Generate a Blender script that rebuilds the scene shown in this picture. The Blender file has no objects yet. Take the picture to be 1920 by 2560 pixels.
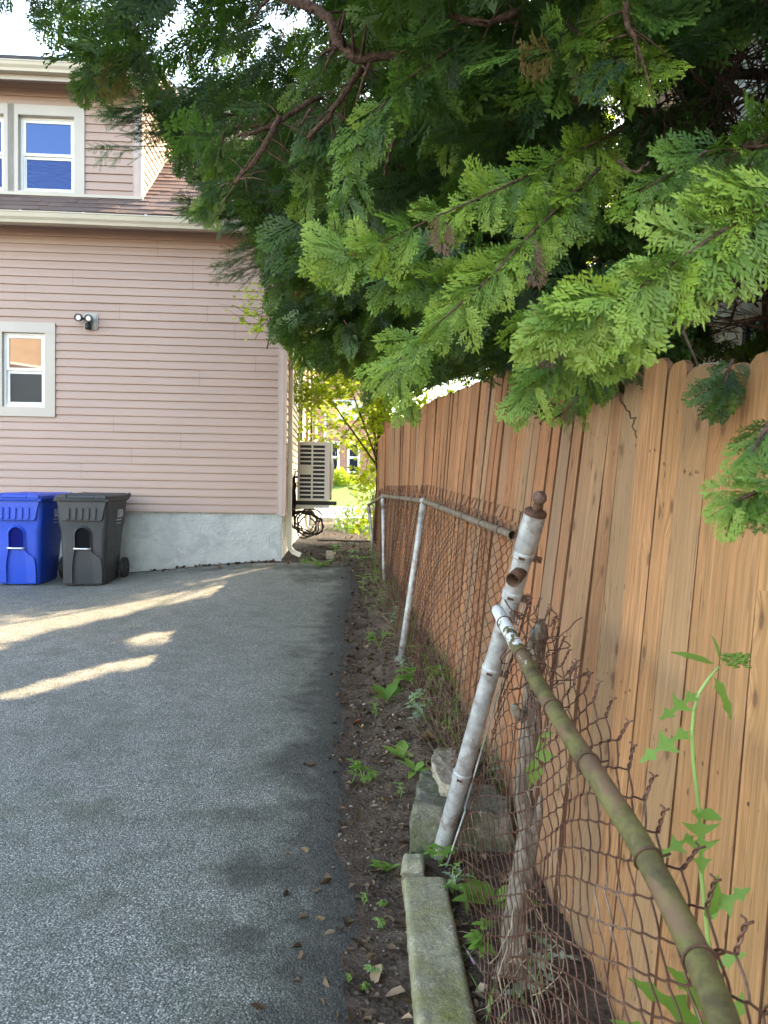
import bpy, math, random
import numpy as np
from mathutils import Vector, Matrix
random.seed(11); rng = np.random.default_rng(11)
SC = bpy.context.scene; COL = SC.collection
rad = math.radians

# ------------------------------------------------------------------ camera
CAM = np.array([0, 0, 1.45]); F = 1922.0
_p = rad(2.2); _a = 0.017
_f = np.array([0, math.cos(_p), -math.sin(_p)])
_r0 = np.array([1.0, 0, 0]); _u0 = np.array([0, math.sin(_p), math.cos(_p)])
_r = math.cos(_a)*_r0 + math.sin(_a)*_u0
_u = -math.sin(_a)*_r0 + math.cos(_a)*_u0
cd = bpy.data.cameras.new('camera'); cam = bpy.data.objects.new('camera', cd); COL.objects.link(cam)
M = Matrix.Identity(4)
for i in range(3):
    M[i][0] = _r[i]; M[i][1] = _u[i]; M[i][2] = -_f[i]; M[i][3] = CAM[i]
cam.matrix_world = M
cd.sensor_fit = 'HORIZONTAL'; cd.sensor_width = 36; cd.lens = 36*F/1920
cd.clip_start = 0.02; cd.clip_end = 2000
cd.dof.use_dof = True; cd.dof.focus_distance = 3.6
cd.dof.aperture_fstop = 36*F/1920/1000/0.0026
SC.camera = cam

def at(px, py, Y):
    """the point at world distance Y on the line of sight of a source pixel"""
    d = _f*F + _r*(px-960) - _u*(py-1280)
    return CAM + d*(Y/d[1])
def proj(P):
    v = np.asarray(P, float) - CAM
    z = v @ _f
    zz = np.where(np.abs(z) < 1e-6, 1e-6, z)
    return 960 + F*(v @ _r)/zz, 1280 - F*(v @ _u)/zz, z

# ------------------------------------------------------------------ light
SUN_AZ, SUN_EL = rad(42), rad(35)
SUND = np.array([math.sin(SUN_AZ)*math.cos(SUN_EL), math.cos(SUN_AZ)*math.cos(SUN_EL), math.sin(SUN_EL)])
W = bpy.data.worlds.new('World'); SC.world = W; W.use_nodes = True
wn = W.node_tree; wn.nodes.clear()
sky = wn.nodes.new('ShaderNodeTexSky'); sky.sky_type = 'NISHITA'; sky.sun_disc = False
sky.sun_elevation = SUN_EL; sky.sun_rotation = SUN_AZ; sky.dust_density = 1.2; sky.air_density = 1.0
bg = wn.nodes.new('ShaderNodeBackground'); bg.inputs[1].default_value = 0.15
wo = wn.nodes.new('ShaderNodeOutputWorld')
wn.links.new(sky.outputs[0], bg.inputs[0]); wn.links.new(bg.outputs[0], wo.inputs[0])
sl = bpy.data.lights.new('sun', 'SUN'); sl.energy = 2.9; sl.angle = rad(0.53); sl.color = (1, .87, .70)
so = bpy.data.objects.new('sun', sl); COL.objects.link(so)
so.rotation_euler = Vector(-SUND).to_track_quat('-Z', 'Y').to_euler()
VS = SC.view_settings; SC.display_settings.display_device = 'sRGB'
VS.view_transform = 'Standard'; VS.look = 'None'; VS.gamma = 1; VS.exposure = 3.45; VS.use_curve_mapping = False
VS.use_white_balance = True; VS.white_balance_temperature = 8200; VS.white_balance_tint = 10
CY = SC.cycles
CY.use_denoising = True; CY.max_bounces = 10; CY.diffuse_bounces = 5; CY.transmission_bounces = 5; CY.transparent_max_bounces = 8
CY.sample_clamp_indirect = 6

# ------------------------------------------------------------------ node helpers
class NT:
    def __init__(s, name):
        s.m = bpy.data.materials.new(name); s.m.use_nodes = True
        s.t = s.m.node_tree; s.t.nodes.clear()
    def n(s, typ, props=None, **ins):
        nd = s.t.nodes.new('ShaderNode'+typ)
        for k, v in (props or {}).items(): setattr(nd, k, v)
        for k, v in ins.items():
            key = int(k[1:]) if k[0] == '_' and k[1:].isdigit() else k.replace('_', ' ')
            s.put(nd.inputs[key], v)
        return nd
    def put(s, sock, v):
        if hasattr(v, 'is_linked') or hasattr(v, 'links'): s.t.links.new(v, sock)
        elif isinstance(v, bpy.types.Node): s.t.links.new(v.outputs[0], sock)
        else:
            if hasattr(sock.default_value, '__len__') and hasattr(v, '__len__') and len(v) == 3 and len(sock.default_value) == 4: v = (*v, 1)
            sock.default_value = v
    def co(s, scale=(1, 1, 1), kind='Object', src=None, rot=(0, 0, 0), loc=(0, 0, 0)):
        c = src if src is not None else s.n('TexCoord').outputs[kind]
        return s.n('Mapping', Vector=c, Scale=scale, Rotation=rot, Location=loc).outputs[0]
    def noise(s, vec, scale, detail=4, rough=.55, dist=0):
        return s.n('TexNoise', Vector=vec, Scale=scale, Detail=detail, Roughness=rough, Distortion=dist).outputs[0]
    def vor(s, vec, scale, feature='F1', out=0, rnd=1):
        return s.n('TexVoronoi', {'feature': feature}, Vector=vec, Scale=scale, Randomness=rnd).outputs[out]
    def ramp(s, fac, stops):
        r = s.n('ValToRGB', Fac=fac); e = r.color_ramp.elements
        while len(e) < len(stops): e.new(.5)
        for q, (p, c) in zip(e, stops):
            q.position = p; q.color = (*c, 1) if hasattr(c, '__len__') else (c, c, c, 1)
        return r.outputs[0]
    def mix(s, fac, a, b, mode='MIX'):
        m = s.n('Mix', {'data_type': 'RGBA', 'blend_type': mode})
        s.put(m.inputs[0], fac); s.put(m.inputs[6], a); s.put(m.inputs[7], b)
        return m.outputs[2]
    def math(s, op, a, b=0.0, c=0.0, clamp=False):
        return s.n('Math', {'operation': op, 'use_clamp': clamp}, _0=a, _1=b, _2=c).outputs[0]
    def attr(s, name, out='Fac'): return s.n('Attribute', {'attribute_name': name}).outputs[out]
    def bump(s, h, strength=.5, dist=.01, normal=None):
        b = s.n('Bump', Height=h, Strength=strength, Distance=dist)
        if normal is not None: s.put(b.inputs['Normal'], normal)
        return b.outputs[0]
    def out(s, color, rough=.7, bump=None, metal=0, spec=.5, extra=None, disp=None):
        p = s.n('BsdfPrincipled', Base_Color=color, Roughness=rough, Metallic=metal)
        s.put(p.inputs['Specular IOR Level'], spec)
        if bump is not None: s.put(p.inputs['Normal'], bump)
        for k, v in (extra or {}).items(): s.put(p.inputs[k], v)
        o = s.n('OutputMaterial'); s.t.links.new(p.outputs[0], o.inputs[0])
        return s.m

def simple(name, col, rough=.6, metal=0, var=.12, nscale=6, bump=.0, bscale=60, spec=.5, dirt=None, dscale=3):
    t = NT(name); c = t.co()
    n = t.noise(c, nscale, 5)
    lo = tuple(x*(1-var) for x in col); hi = tuple(min(1, x*(1+var)) for x in col)
    k = t.ramp(n, [(.3, lo), (.7, hi)])
    if dirt:
        k = t.mix(t.ramp(t.noise(c, dscale, 6, .65), [(.5, 0.0), (.68, 1.0)]), k, dirt)
    b = t.bump(t.noise(c, bscale, 4), bump, .004) if bump else None
    return t.out(k, rough, b, metal, spec)

# ------------------------------------------------------------------ mesh helpers
class MB:
    """collects shapes and links them as ONE mesh object"""
    def __init__(s): s.v = []; s.f = []; s.uv = []; s.tint = []; s.mi = []; s.cur = 0.5; s.mat2 = None
    def add(s, vs, fs, uv=None, tint=None, mi=None):
        o = len(s.v); s.mi += list(mi) if mi is not None else [0]*len(fs); s.v += [tuple(map(float, p)) for p in vs]
        s.uv += list(uv) if uv is not None else [(0, 0)]*len(vs)
        s.tint += [s.cur if tint is None else tint]*len(vs)
        s.f += [tuple(i+o for i in f) for f in fs]; return s
    def box(s, c, d, R=None, tint=None):
        vs = [Vector((sx*d[0]/2, sy*d[1]/2, sz*d[2]/2)) for sx in (-1, 1) for sy in (-1, 1) for sz in (-1, 1)]
        if R is not None: vs = [R @ v for v in vs]
        vs = [v+Vector(c) for v in vs]
        return s.add(vs, [(0, 1, 3, 2), (4, 6, 7, 5), (0, 4, 5, 1), (2, 3, 7, 6), (0, 2, 6, 4), (1, 5, 7, 3)], tint=tint)
    def b2(s, a, b, **k):
        return s.box([(a[i]+b[i])/2 for i in range(3)], [abs(b[i]-a[i]) for i in range(3)], **k)
    def tube(s, pts, r, n=8, cap=True, tint=None, flat=1.0):
        pts = [Vector(p) for p in pts]
        if not hasattr(r, '__len__'): r = [r]*len(pts)
        t0 = (pts[1]-pts[0]).normalized()
        up = Vector((0, 0, 1)) if abs(t0.z) < .9 else Vector((1, 0, 0))
        nrm = t0.cross(up).normalized(); vs = []; fs = []
        for i, p in enumerate(pts):
            t = (pts[min(i+1, len(pts)-1)]-pts[max(i-1, 0)]).normalized()
            nrm = (nrm - t*nrm.dot(t)).normalized(); bn = t.cross(nrm)
            for k in range(n):
                a = 2*math.pi*k/n
                vs.append(p + (nrm*math.cos(a) + bn*math.sin(a)*flat)*r[i])
        for i in range(len(pts)-1):
            for k in range(n):
                a = i*n+k; b = i*n+(k+1) % n
                fs.append((a, b, b+n, a+n))
        if cap:
            fs.append(tuple(range(n))[::-1]); fs.append(tuple(range((len(pts)-1)*n, len(pts)*n)))
        return s.add(vs, fs, tint=tint)
    def lathe(s, prof, o=(0, 0, 0), axis=(0, 0, 1), n=20, tint=None):
        ax = Vector(axis).normalized(); q = Vector((0, 0, 1)).rotation_difference(ax)
        vs = []; fs = []
        for r, z in prof:
            for k in range(n):
                a = 2*math.pi*k/n
                vs.append(q @ Vector((r*math.cos(a), r*math.sin(a), z)) + Vector(o))
        for i in range(len(prof)-1):
            for k in range(n):
                a = i*n+k; b = i*n+(k+1) % n
                fs.append((a, b, b+n, a+n))
        fs.append(tuple(range(n))[::-1]); fs.append(tuple(range((len(prof)-1)*n, len(prof)*n)))
        return s.add(vs, fs, tint=tint)
    def loft(s, rings, cap=True, tint=None):
        n = len(rings[0]); vs = [p for r in rings for p in r]; fs = []
        for i in range(len(rings)-1):
            for k in range(n):
                a = i*n+k; b = i*n+(k+1) % n
                fs.append((a, b, b+n, a+n))
        if cap: fs.append(tuple(range(n))[::-1]); fs.append(tuple(range((len(rings)-1)*n, len(rings)*n)))
        return s.add(vs, fs, tint=tint)
    def prism(s, poly, vec, tint=None):
        n = len(poly); v = Vector(vec)
        vs = [Vector(p) for p in poly] + [Vector(p)+v for p in poly]
        fs = [tuple(range(n))[::-1], tuple(range(n, 2*n))] + [(k, (k+1) % n, n+(k+1) % n, n+k) for k in range(n)]
        return s.add(vs, fs, tint=tint)
    def grid(s, P, tint=None, uv=None):
        """P: rows x cols x 3"""
        P = np.asarray(P); r, c = P.shape[:2]
        fs = [(i*c+j, i*c+j+1, (i+1)*c+j+1, (i+1)*c+j) for i in range(r-1) for j in range(c-1)]
        return s.add(P.reshape(-1, 3), fs, uv=uv, tint=tint)
    def xf(s, mat):
        s.v = [tuple(mat @ Vector(p)) for p in s.v]; return s
    def build(s, name, m, parent=None, smooth=False, bevel=0, recalc=True, origin=None, auto=None):
        me = bpy.data.meshes.new(name)
        vs = s.v
        if origin is not None: vs = [(p[0]-origin[0], p[1]-origin[1], p[2]-origin[2]) for p in vs]
        me.from_pydata(vs, [], s.f)
        if recalc:
            import bmesh
            bm = bmesh.new(); bm.from_mesh(me); bmesh.ops.recalc_face_normals(bm, faces=bm.faces); bm.to_mesh(me); bm.free()
        a = me.attributes.new('tint', 'FLOAT', 'POINT'); a.data.foreach_set('value', s.tint)
        if any(u != (0, 0) for u in s.uv):
            l = me.uv_layers.new(name='UVMap'); idx = np.zeros(len(me.loops), int); me.loops.foreach_get('vertex_index', idx)
            l.data.foreach_set('uv', np.asarray(s.uv, float)[idx].ravel())
        if m: me.materials.append(m)
        if s.mat2: me.materials.append(s.mat2); me.polygons.foreach_set('material_index', s.mi)
        if smooth: me.shade_smooth()
        if auto is not None: me.shade_smooth(); me.set_sharp_from_angle(angle=rad(auto))
        o = bpy.data.objects.new(name, me); COL.objects.link(o)
        if origin is not None: o.location = origin
        if parent is not None:
            o.parent = parent
            o.matrix_parent_inverse = Matrix.Identity(4)
            if origin is None: o.location = -parent_loc(parent)
        if bevel:
            b = o.modifiers.new('bevel', 'BEVEL'); b.width = bevel; b.segments = 2; b.limit_method = 'ANGLE'; b.angle_limit = rad(40)
        return o
def parent_loc(p):
    l = Vector(p.location)
    return l if p.parent is None else l + parent_loc(p.parent)
def empty(name, loc=(0, 0, 0)):
    o = bpy.data.objects.new(name, None); COL.objects.link(o); o.location = loc; o.empty_display_size = .1; return o
def tag(o, label=None, cat=None, group=None, kind=None):
    if label: o['label'] = label
    if cat: o['category'] = cat
    if group: o['group'] = group
    if kind: o['kind'] = kind
    return o

def mesh_np(name, V, Q, m, parent=None, tint=None, smooth=False):
    """quads in one go, for foliage"""
    me = bpy.data.meshes.new(name); nv, nq = len(V), len(Q); k = Q.shape[1]
    me.vertices.add(nv); me.vertices.foreach_set('co', np.ascontiguousarray(V, np.float32).ravel())
    me.loops.add(nq*k); me.loops.foreach_set('vertex_index', np.ascontiguousarray(Q, np.int32).ravel())
    me.polygons.add(nq); me.polygons.foreach_set('loop_start', np.arange(0, nq*k, k, dtype=np.int32))
    if tint is not None:
        a = me.attributes.new('tint', 'FLOAT', 'POINT'); a.data.foreach_set('value', np.ascontiguousarray(tint, np.float32))
    me.update(calc_edges=True)
    me.materials.append(m)
    if smooth: me.shade_smooth()
    o = bpy.data.objects.new(name, me); COL.objects.link(o)
    if parent is not None: o.parent = parent; o.location = -parent_loc(parent)
    return o

def sm(t): t = np.clip(t, 0, 1); return t*t*(3-2*t)
_tab = rng.random((256, 256))
def vn(x, y):
    """smooth value noise 0..1"""
    x = np.asarray(x, float); y = np.asarray(y, float)
    xi = np.floor(x).astype(int); yi = np.floor(y).astype(int)
    u = sm(x-xi); v = sm(y-yi)
    g = lambda a, b: _tab[a % 256, b % 256]
    return (g(xi, yi)*(1-u)+g(xi+1, yi)*u)*(1-v) + (g(xi, yi+1)*(1-u)+g(xi+1, yi+1)*u)*v
def fbm(x, y, o=4):
    s = 0; a = .5
    for k in range(o): s = s + a*vn(x*2**k+17*k, y*2**k+31*k); a *= .5
    return s

# ------------------------------------------------------------------ the lie of the land
EY = np.array([-20, 0, 1.9, 2.4, 3.2, 4.0, 4.8, 6.5, 8.5, 9.3, 12])
EX = np.array([-.01, -.01, -.01, -.01, -.075, -.135, -.17, -.215, -.27, -.36, -.4])
def edge(y): return np.interp(y, EY, EX) + .03*(fbm(np.asarray(y)*2.3, 3.3)-.5)*2
def g0(x, y):
    x = np.asarray(x, float); y = np.asarray(y, float)
    z = .036*np.clip(y-2.5, 0, 7.5)
    z = z + .17*sm((x+3.6)/2.3)*sm((y-6)/3.5)
    bank = np.interp(y, [0, 1, 2.7, 3.5, 5.3, 8.3, 10, 14], [.03, .03, .05, .1, .16, .07, .05, 0])
    z = z + bank*sm((x-edge(y))/.4)
    z = z - .14*sm((y-11)/11)*sm((y-10)/1)
    z = np.where(y > 24, .28 + (z-.28)*sm((26-y)/2), z)
    z = z + 1.05*sm((y-34)/9)
    return z
def g(x, y):
    x = np.asarray(x, float); y = np.asarray(y, float)
    k = sm((x-edge(y)-.0)/.10)*sm((12.5-y)/2) + sm((y-9.6)/.6)*sm((13-y)/2)*sm((x+1.3)/.2)
    k = np.clip(k, 0, 1)*np.where((x > -9) & (x < 3), 1, 0)
    return g0(x, y) + k*(.055*(fbm(x*5, y*5, 3)-.47) + .022*(fbm(x*34, y*34, 3)-.47))
# ------------------------------------------------------------------ materials
def m_asphalt():
    t = NT('asphalt'); c = t.co()
    v = t.vor(c, 150, out=1); vd = t.vor(c, 150)
    r = t.n('SeparateColor', Color=v).outputs[0]
    k = t.ramp(r, [(.0, (.17, .165, .145)), (.35, (.26, .254, .222)), (.68, (.355, .345, .30)), (.9, (.47, .45, .39)), (1, (.74, .70, .61))])
    k = t.mix(t.ramp(vd, [(.28, 0.0), (.66, .8)]), k, (.03, .032, .031))  # occlusion between the stones painted as dark gaps
    big = t.noise(c, .9, 6, .6)
    k = t.mix(t.ramp(big, [(.38, .0), (.66, .62)]), k, t.mix(.5, k, (.06, .068, .05)))
    fine = t.noise(c, 5.5, 5, .6)
    k = t.mix(t.math('MULTIPLY', t.ramp(fine, [(.46, 0.0), (.7, 1.0)]), .45), k, (.05, .062, .04))
    d = t.attr('tint')
    dn = t.math('ADD', d, t.math('MULTIPLY', t.math('SUBTRACT', t.noise(c, 7, 6, .62), .5), .75))
    dk = t.mix(.16, t.ramp(t.noise(c, 40, 4), [(.35, (.026, .024, .018)), (.7, (.070, .062, .045))]), k)
    k = t.mix(t.ramp(dn, [(.05, 0.0), (.3, .35)]), k, t.mix(.5, k, (.10, .125, .06)))
    k = t.mix(t.ramp(dn, [(.20, 0.0), (.52, .95)]), k, dk)
    h = t.math('SUBTRACT', t.noise(c, 60, 3), t.math('MULTIPLY', vd, 1.3))
    return t.out(k, t.ramp(dn, [(.3, .62), (.6, .95)]), t.bump(h, .55, .005), spec=.35)
def m_soil():
    t = NT('soil'); c = t.co()
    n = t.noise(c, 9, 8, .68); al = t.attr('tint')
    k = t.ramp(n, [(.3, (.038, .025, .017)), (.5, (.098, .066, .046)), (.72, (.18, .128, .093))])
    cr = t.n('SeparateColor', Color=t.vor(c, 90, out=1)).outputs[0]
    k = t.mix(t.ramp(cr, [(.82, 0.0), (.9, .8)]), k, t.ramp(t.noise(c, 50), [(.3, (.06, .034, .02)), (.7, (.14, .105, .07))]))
    k = t.mix(t.math('MULTIPLY', al, .96), k, t.ramp(t.noise(c, 14, 6, .7), [(.35, (.004, .0035, .003)), (.7, (.016, .012, .009))]))  # shade of the alley painted in as a near-black soil mix
    h = t.math('ADD', t.noise(c, 45, 8, .7), t.math('MULTIPLY', t.vor(c, 70), .5))
    return t.out(k, .95, t.bump(h, 1, .02), spec=.2)
def m_siding(name, col, course=True):
    t = NT(name); c = t.co((1, 1, 1))
    tt = t.attr('tint')
    n = t.noise(t.co((.8, .8, 60)), 3, 5, .6)
    g_ = t.noise(c, .7, 5, .6)
    lo = tuple(x*.9 for x in col); hi = tuple(x*1.07 for x in col)
    k = t.mix(n, lo, hi)
    k = t.mix(t.ramp(g_, [(.38, 0.0), (.75, .5)]), k, tuple(x*.78 for x in (col[0], col[1]*1.02, col[2]*1.0)))
    k = t.mix(t.math('MULTIPLY', tt, .22), k, tuple(x*.8 for x in col))
    return t.out(k, .48, t.bump(n, .12, .002), spec=.4)
def m_stucco():
    t = NT('stucco'); c = t.co()
    n = t.noise(c, 3.2, 7, .62, 1.6)
    k = t.ramp(n, [(.28, (.36, .37, .355)), (.5, (.48, .49, .465)), (.75, (.58, .58, .55))])
    k = t.mix(t.ramp(t.noise(c, 1.3, 4), [(.55, 0.0), (.75, .4)]), k, (.33, .32, .27))
    h = t.math('ADD', t.noise(c, 11, 6, .55, 3.2), t.math('MULTIPLY', t.noise(c, 60, 3), .15))
    return t.out(k, .85, t.bump(h, .8, .03), spec=.25)
def m_wood():
    t = NT('cedar_boards'); uv = t.n('UVMap').outputs[0]; tt = t.attr('tint')
    off = t.n('CombineXYZ', X=t.math('MULTIPLY', tt, 37.0), Y=t.math('MULTIPLY', tt, 91.0), Z=t.math('MULTIPLY', tt, 53.0)).outputs[0]
    p = t.n('VectorMath', {'operation': 'ADD'}, _0=uv, _1=off).outputs[0]
    # knots: stretched cells, most of them empty
    kp = t.n('Mapping', Vector=p, Scale=(11, 6.5, 1)).outputs[0]
    kv = t.n('TexVoronoi', {'voronoi_dimensions': '2D'}, Vector=kp, Scale=1.0)
    kd = kv.outputs[0]; kr = t.n('SeparateColor', Color=kv.outputs[1]).outputs[0]
    has = t.math('GREATER_THAN', kr, .80)
    kn = t.math('MULTIPLY', has, t.ramp(kd, [(.0, .75), (.05, 1.0), (.10, .8), (.14, .3), (.26, 0.0)]))
    # grain bends round the knots
    bend = t.math('MULTIPLY', has, t.ramp(kd, [(0, 1.0), (.6, 0.0)]))
    gx = t.n('SeparateXYZ', Vector=p)
    gv = t.n('CombineXYZ', X=t.math('ADD', gx.outputs[0], t.math('MULTIPLY', bend, .035)), Y=gx.outputs[1], Z=gx.outputs[2]).outputs[0]
    g1 = t.noise(t.n('Mapping', Vector=gv, Scale=(95, 2.2, 1)).outputs[0], 1, 5, .6, .4)
    g2 = t.noise(t.n('Mapping', Vector=gv, Scale=(26, .75, 1)).outputs[0], 1, 4, .55, .8)
    g3 = t.noise(t.n('Mapping', Vector=gv, Scale=(320, 6, 1)).outputs[0], 1, 3, .6)
    base = t.ramp(tt, [(0, (.33, .120, .053)), (.2, (.49, .198, .092)), (.4, (.27, .128, .072)), (.6, (.54, .23, .102)), (.8, (.40, .150, .066)), (1, (.58, .275, .135))])
    k = t.mix(t.ramp(g2, [(.32, .0), (.68, .6)]), base, t.mix(.5, base, (.52, .285, .145)))
    k = t.mix(t.ramp(g1, [(.36, .85), (.55, .0)]), k, t.mix(.68, k, (.10, .045, .02)))
    k = t.mix(t.ramp(g1, [(.62, .0), (.8, .65)]), k, (.64, .42, .24))
    k = t.mix(t.math('MULTIPLY', t.ramp(g3, [(.40, 1.0), (.54, 0.0)]), .5), k, (.16, .07, .03))
    k = t.mix(t.math('MULTIPLY', t.math('GREATER_THAN', t.math('FRACT', t.math('MULTIPLY', tt, 7.31)), .74), .45), k, (.26, .175, .11))
    # weathering: olive grey and dark blotches, yellower towards the near end of the fence
    oc = t.co()
    yy = t.n('SeparateXYZ', Vector=oc).outputs[1]
    near = t.ramp(t.math('MULTIPLY', yy, .1), [(.14, 1.0), (.30, 0.0)])
    k = t.mix(t.math('MULTIPLY', near, .5), k, t.mix(.6, k, (.55, .33, .12)))
    rg = t.math('FRACT', t.math('MULTIPLY', t.noise(t.n('Mapping', Vector=gv, Scale=(15, .55, 1)).outputs[0], 1, 2, .5, .5), 11.0))
    k = t.mix(t.math('MULTIPLY', t.ramp(rg, [(.0, 1.0), (.12, .0), (.9, .0), (1, .8)]), .42), k, (.20, .085, .035))
    ck = t.math('ABSOLUTE', t.math('SUBTRACT', t.noise(t.n('Mapping', Vector=gv, Scale=(38, .9, 1)).outputs[0], 1, 3, .6), .5))
    k = t.mix(t.math('MULTIPLY', t.math('LESS_THAN', ck, .0055), t.ramp(g2, [(.5, 0.0), (.62, .8)])), k, (.055, .025, .012))
    b1 = t.noise(t.n('Mapping', Vector=oc, Scale=(2.2, 2.2, .7)).outputs[0], 1.6, 5, .6)
    k = t.mix(t.ramp(b1, [(.47, 0.0), (.70, .6)]), k, t.mix(.5, k, (.17, .12, .055)))
    k = t.mix(t.math('MULTIPLY', kn, .82), k, (.12, .055, .026))
    dots = t.vor(t.n('Mapping', Vector=p, Scale=(30, 10, 1)).outputs[0], 1)
    dr = t.math('MULTIPLY', t.math('LESS_THAN', dots, .10), t.math('GREATER_THAN', t.noise(p, 3), .52))
    k = t.mix(t.math('MULTIPLY', dr, .8), k, (.06, .028, .015))
    h = t.math('ADD', t.math('MULTIPLY', g1, .6), t.math('ADD', g3, t.math('MULTIPLY', kn, -.6)))
    return t.out(k, .72, t.bump(h, .35, .003), spec=.3)
def m_galv():
    t = NT('galvanised_paint'); c = t.co()
    n = t.noise(c, 22, 6, .6)
    k = t.ramp(n, [(.3, (.22, .215, .205)), (.5, (.36, .355, .345)), (.75, (.50, .49, .47))])
    r = t.noise(c, 9, 7, .68)
    k = t.mix(t.ramp(r, [(.52, 0.0), (.64, .85)]), k, t.ramp(t.noise(c, 60), [(.3, (.09, .05, .035)), (.7, (.24, .16, .12))]))
    s = t.noise(c, 75, 3)
    k = t.mix(t.ramp(s, [(.66, 0.0), (.72, .8)]), k, (.12, .08, .06))
    k = t.mix(t.ramp(t.noise(t.co((40, 40, 5)), 1, 4), [(.55, 0.0), (.75, .45)]), k, (.22, .20, .17))
    return t.out(k, .5, t.bump(r, .25, .003), .25, .5)
def m_rust(name='rust', lo=(.045, .022, .014), hi=(.15, .075, .045)):
    t = NT(name); c = t.co()
    k = t.ramp(t.noise(c, 38, 6, .65), [(.3, lo), (.7, hi)])
    return t.out(k, .78, t.bump(t.noise(c, 160, 4), .4, .002), .2, .4)
def m_wire():
    t = NT('rusted_wire'); c = t.co()
    k = t.ramp(t.noise(c, 7, 5, .7), [(.35, (.065, .026, .018)), (.55, (.13, .056, .036)), (.7, (.30, .22, .17))])
    return t.out(k, .45, None, .5, .5)
def m_rail(lich):
    t = NT('rail_paint_lichen' if lich else 'rail_paint'); c = t.co()
    n = t.noise(t.co((5, 3, 5)), 7, 7, .7)
    y = t.n('SeparateXYZ', Vector=c).outputs[1]
    if lich:
        k = t.ramp(t.noise(c, 17, 6, .68), [(.28, (.045, .033, .017)), (.44, (.085, .066, .026)), (.58, (.135, .115, .036)), (.74, (.095, .058, .032))])
        k = t.mix(t.ramp(t.noise(t.co((14, 5, 14)), 1.3, 5), [(.52, 0.0), (.60, .85)]), k, (.155, .085, .05))
        k = t.mix(t.ramp(t.noise(c, 8, 5, .6), [(.56, 0.0), (.72, .4)]), k, (.24, .22, .06))
        w = t.math('ADD', t.math('MULTIPLY', t.math('SUBTRACT', y, 1.62), 1.3), t.math('MULTIPLY', t.math('SUBTRACT', n, .5), 2.2))
        k = t.mix(t.ramp(w, [(.62, 0.0), (.68, 1.0)]), k, (.62, .61, .58))
        k = t.mix(t.ramp(n, [(.705, 0.0), (.72, 1.0)]), k, (.5, .49, .46))
    else:
        k = t.ramp(t.noise(c, 30, 6, .65), [(.3, (.11, .078, .052)), (.55, (.19, .142, .10)), (.75, (.28, .22, .165))])
        k = t.mix(t.ramp(n, [(.62, 0.0), (.68, .8)]), k, (.12, .065, .045))
    return t.out(k, .68, t.bump(t.noise(c, 90, 5, .7), .35, .003), .1, .35)
def m_moss(name, stone, moss, lo=.42, hi=.62, ns=7):
    t = NT(name); c = t.co()
    k = t.ramp(t.noise(c, 28, 8, .68), [(.28, tuple(x*.45 for x in stone)), (.5, stone), (.74, tuple(min(1, x*1.5) for x in stone))])
    sp = t.n('SeparateColor', Color=t.vor(c, 130, out=1)).outputs[0]
    k = t.mix(t.ramp(sp, [(.8, 0.0), (.95, .5)]), k, tuple(x*1.9 for x in stone))
    ms = t.ramp(t.noise(c, 60, 6), [(.3, tuple(x*.5 for x in moss)), (.7, tuple(x*1.35 for x in moss))])
    k = t.mix(t.ramp(t.noise(c, ns, 8, .7), [(lo, 0.0), (hi, .92)]), k, ms)
    h = t.math('ADD', t.noise(c, 22, 8, .7), t.math('MULTIPLY', t.noise(c, 130, 4), .35))
    return t.out(k, .93, t.bump(h, .9, .012), spec=.2)
def m_bark(name, lo, hi, sc=(30, 30, 5)):
    t = NT(name); c = t.co(sc)
    n = t.noise(c, 1, 7, .68, .6)
    k = t.ramp(n, [(.28, tuple(x*.35 for x in lo)), (.45, lo), (.72, hi)])
    return t.out(k, .9, t.bump(n, 1, .012), spec=.2)
def m_leaf(name, stops, trans=.3, tcol=(.25, .5, .06), rough=.5, spec=.35):
    t = NT(name); c = t.co(); tt = t.attr('tint')
    k = t.ramp(tt, stops)
    k = t.mix(t.math('MULTIPLY', t.noise(c, 9, 4), .5), k, t.mix(.5, k, (.02, .035, .012)))
    p = t.n('BsdfPrincipled', Base_Color=k, Roughness=rough); p.inputs['Specular IOR Level'].default_value = spec
    tr = t.n('BsdfTranslucent', Color=t.mix(.5, k, tcol))
    mx = t.n('MixShader', Fac=trans); t.t.links.new(p.outputs[0], mx.inputs[1]); t.t.links.new(tr.outputs[0], mx.inputs[2])
    o = t.n('OutputMaterial'); t.t.links.new(mx.outputs[0], o.inputs[0]); return t.m
def m_glass(name, base=(.012, .014, .018), wave=.0, ior=2.1, st=(.30, .50, 1)):
    t = NT(name); c = t.co()
    b = t.bump(t.noise(t.co((1, 1, 2.4)), 5, 3, .5, 1.5), wave, .02) if wave else None
    return t.out(base, .02, b, 0, .5, {'IOR': ior, 'Specular Tint': (*st, 1)})
def m_plastic(name, col, rough=.42):
    t = NT(name); c = t.co()
    k = t.mix(t.noise(c, 4, 5), tuple(x*.82 for x in col), tuple(min(1, x*1.12) for x in col))
    sc = t.noise(t.co((1.5, 1.5, 1)), 14, 8, .75)
    k = t.mix(t.ramp(sc, [(.6, 0.0), (.72, .3)]), k, tuple(.5*x+.12 for x in col))
    k = t.mix(t.ramp(t.noise(c, 2.2, 5), [(.5, 0.0), (.8, .3)]), k, (.10, .095, .085))
    return t.out(k, t.ramp(sc, [(.3, rough-.06), (.7, rough+.2)]), t.bump(t.noise(c, 240, 2), .12, .002), spec=.45)
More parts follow.
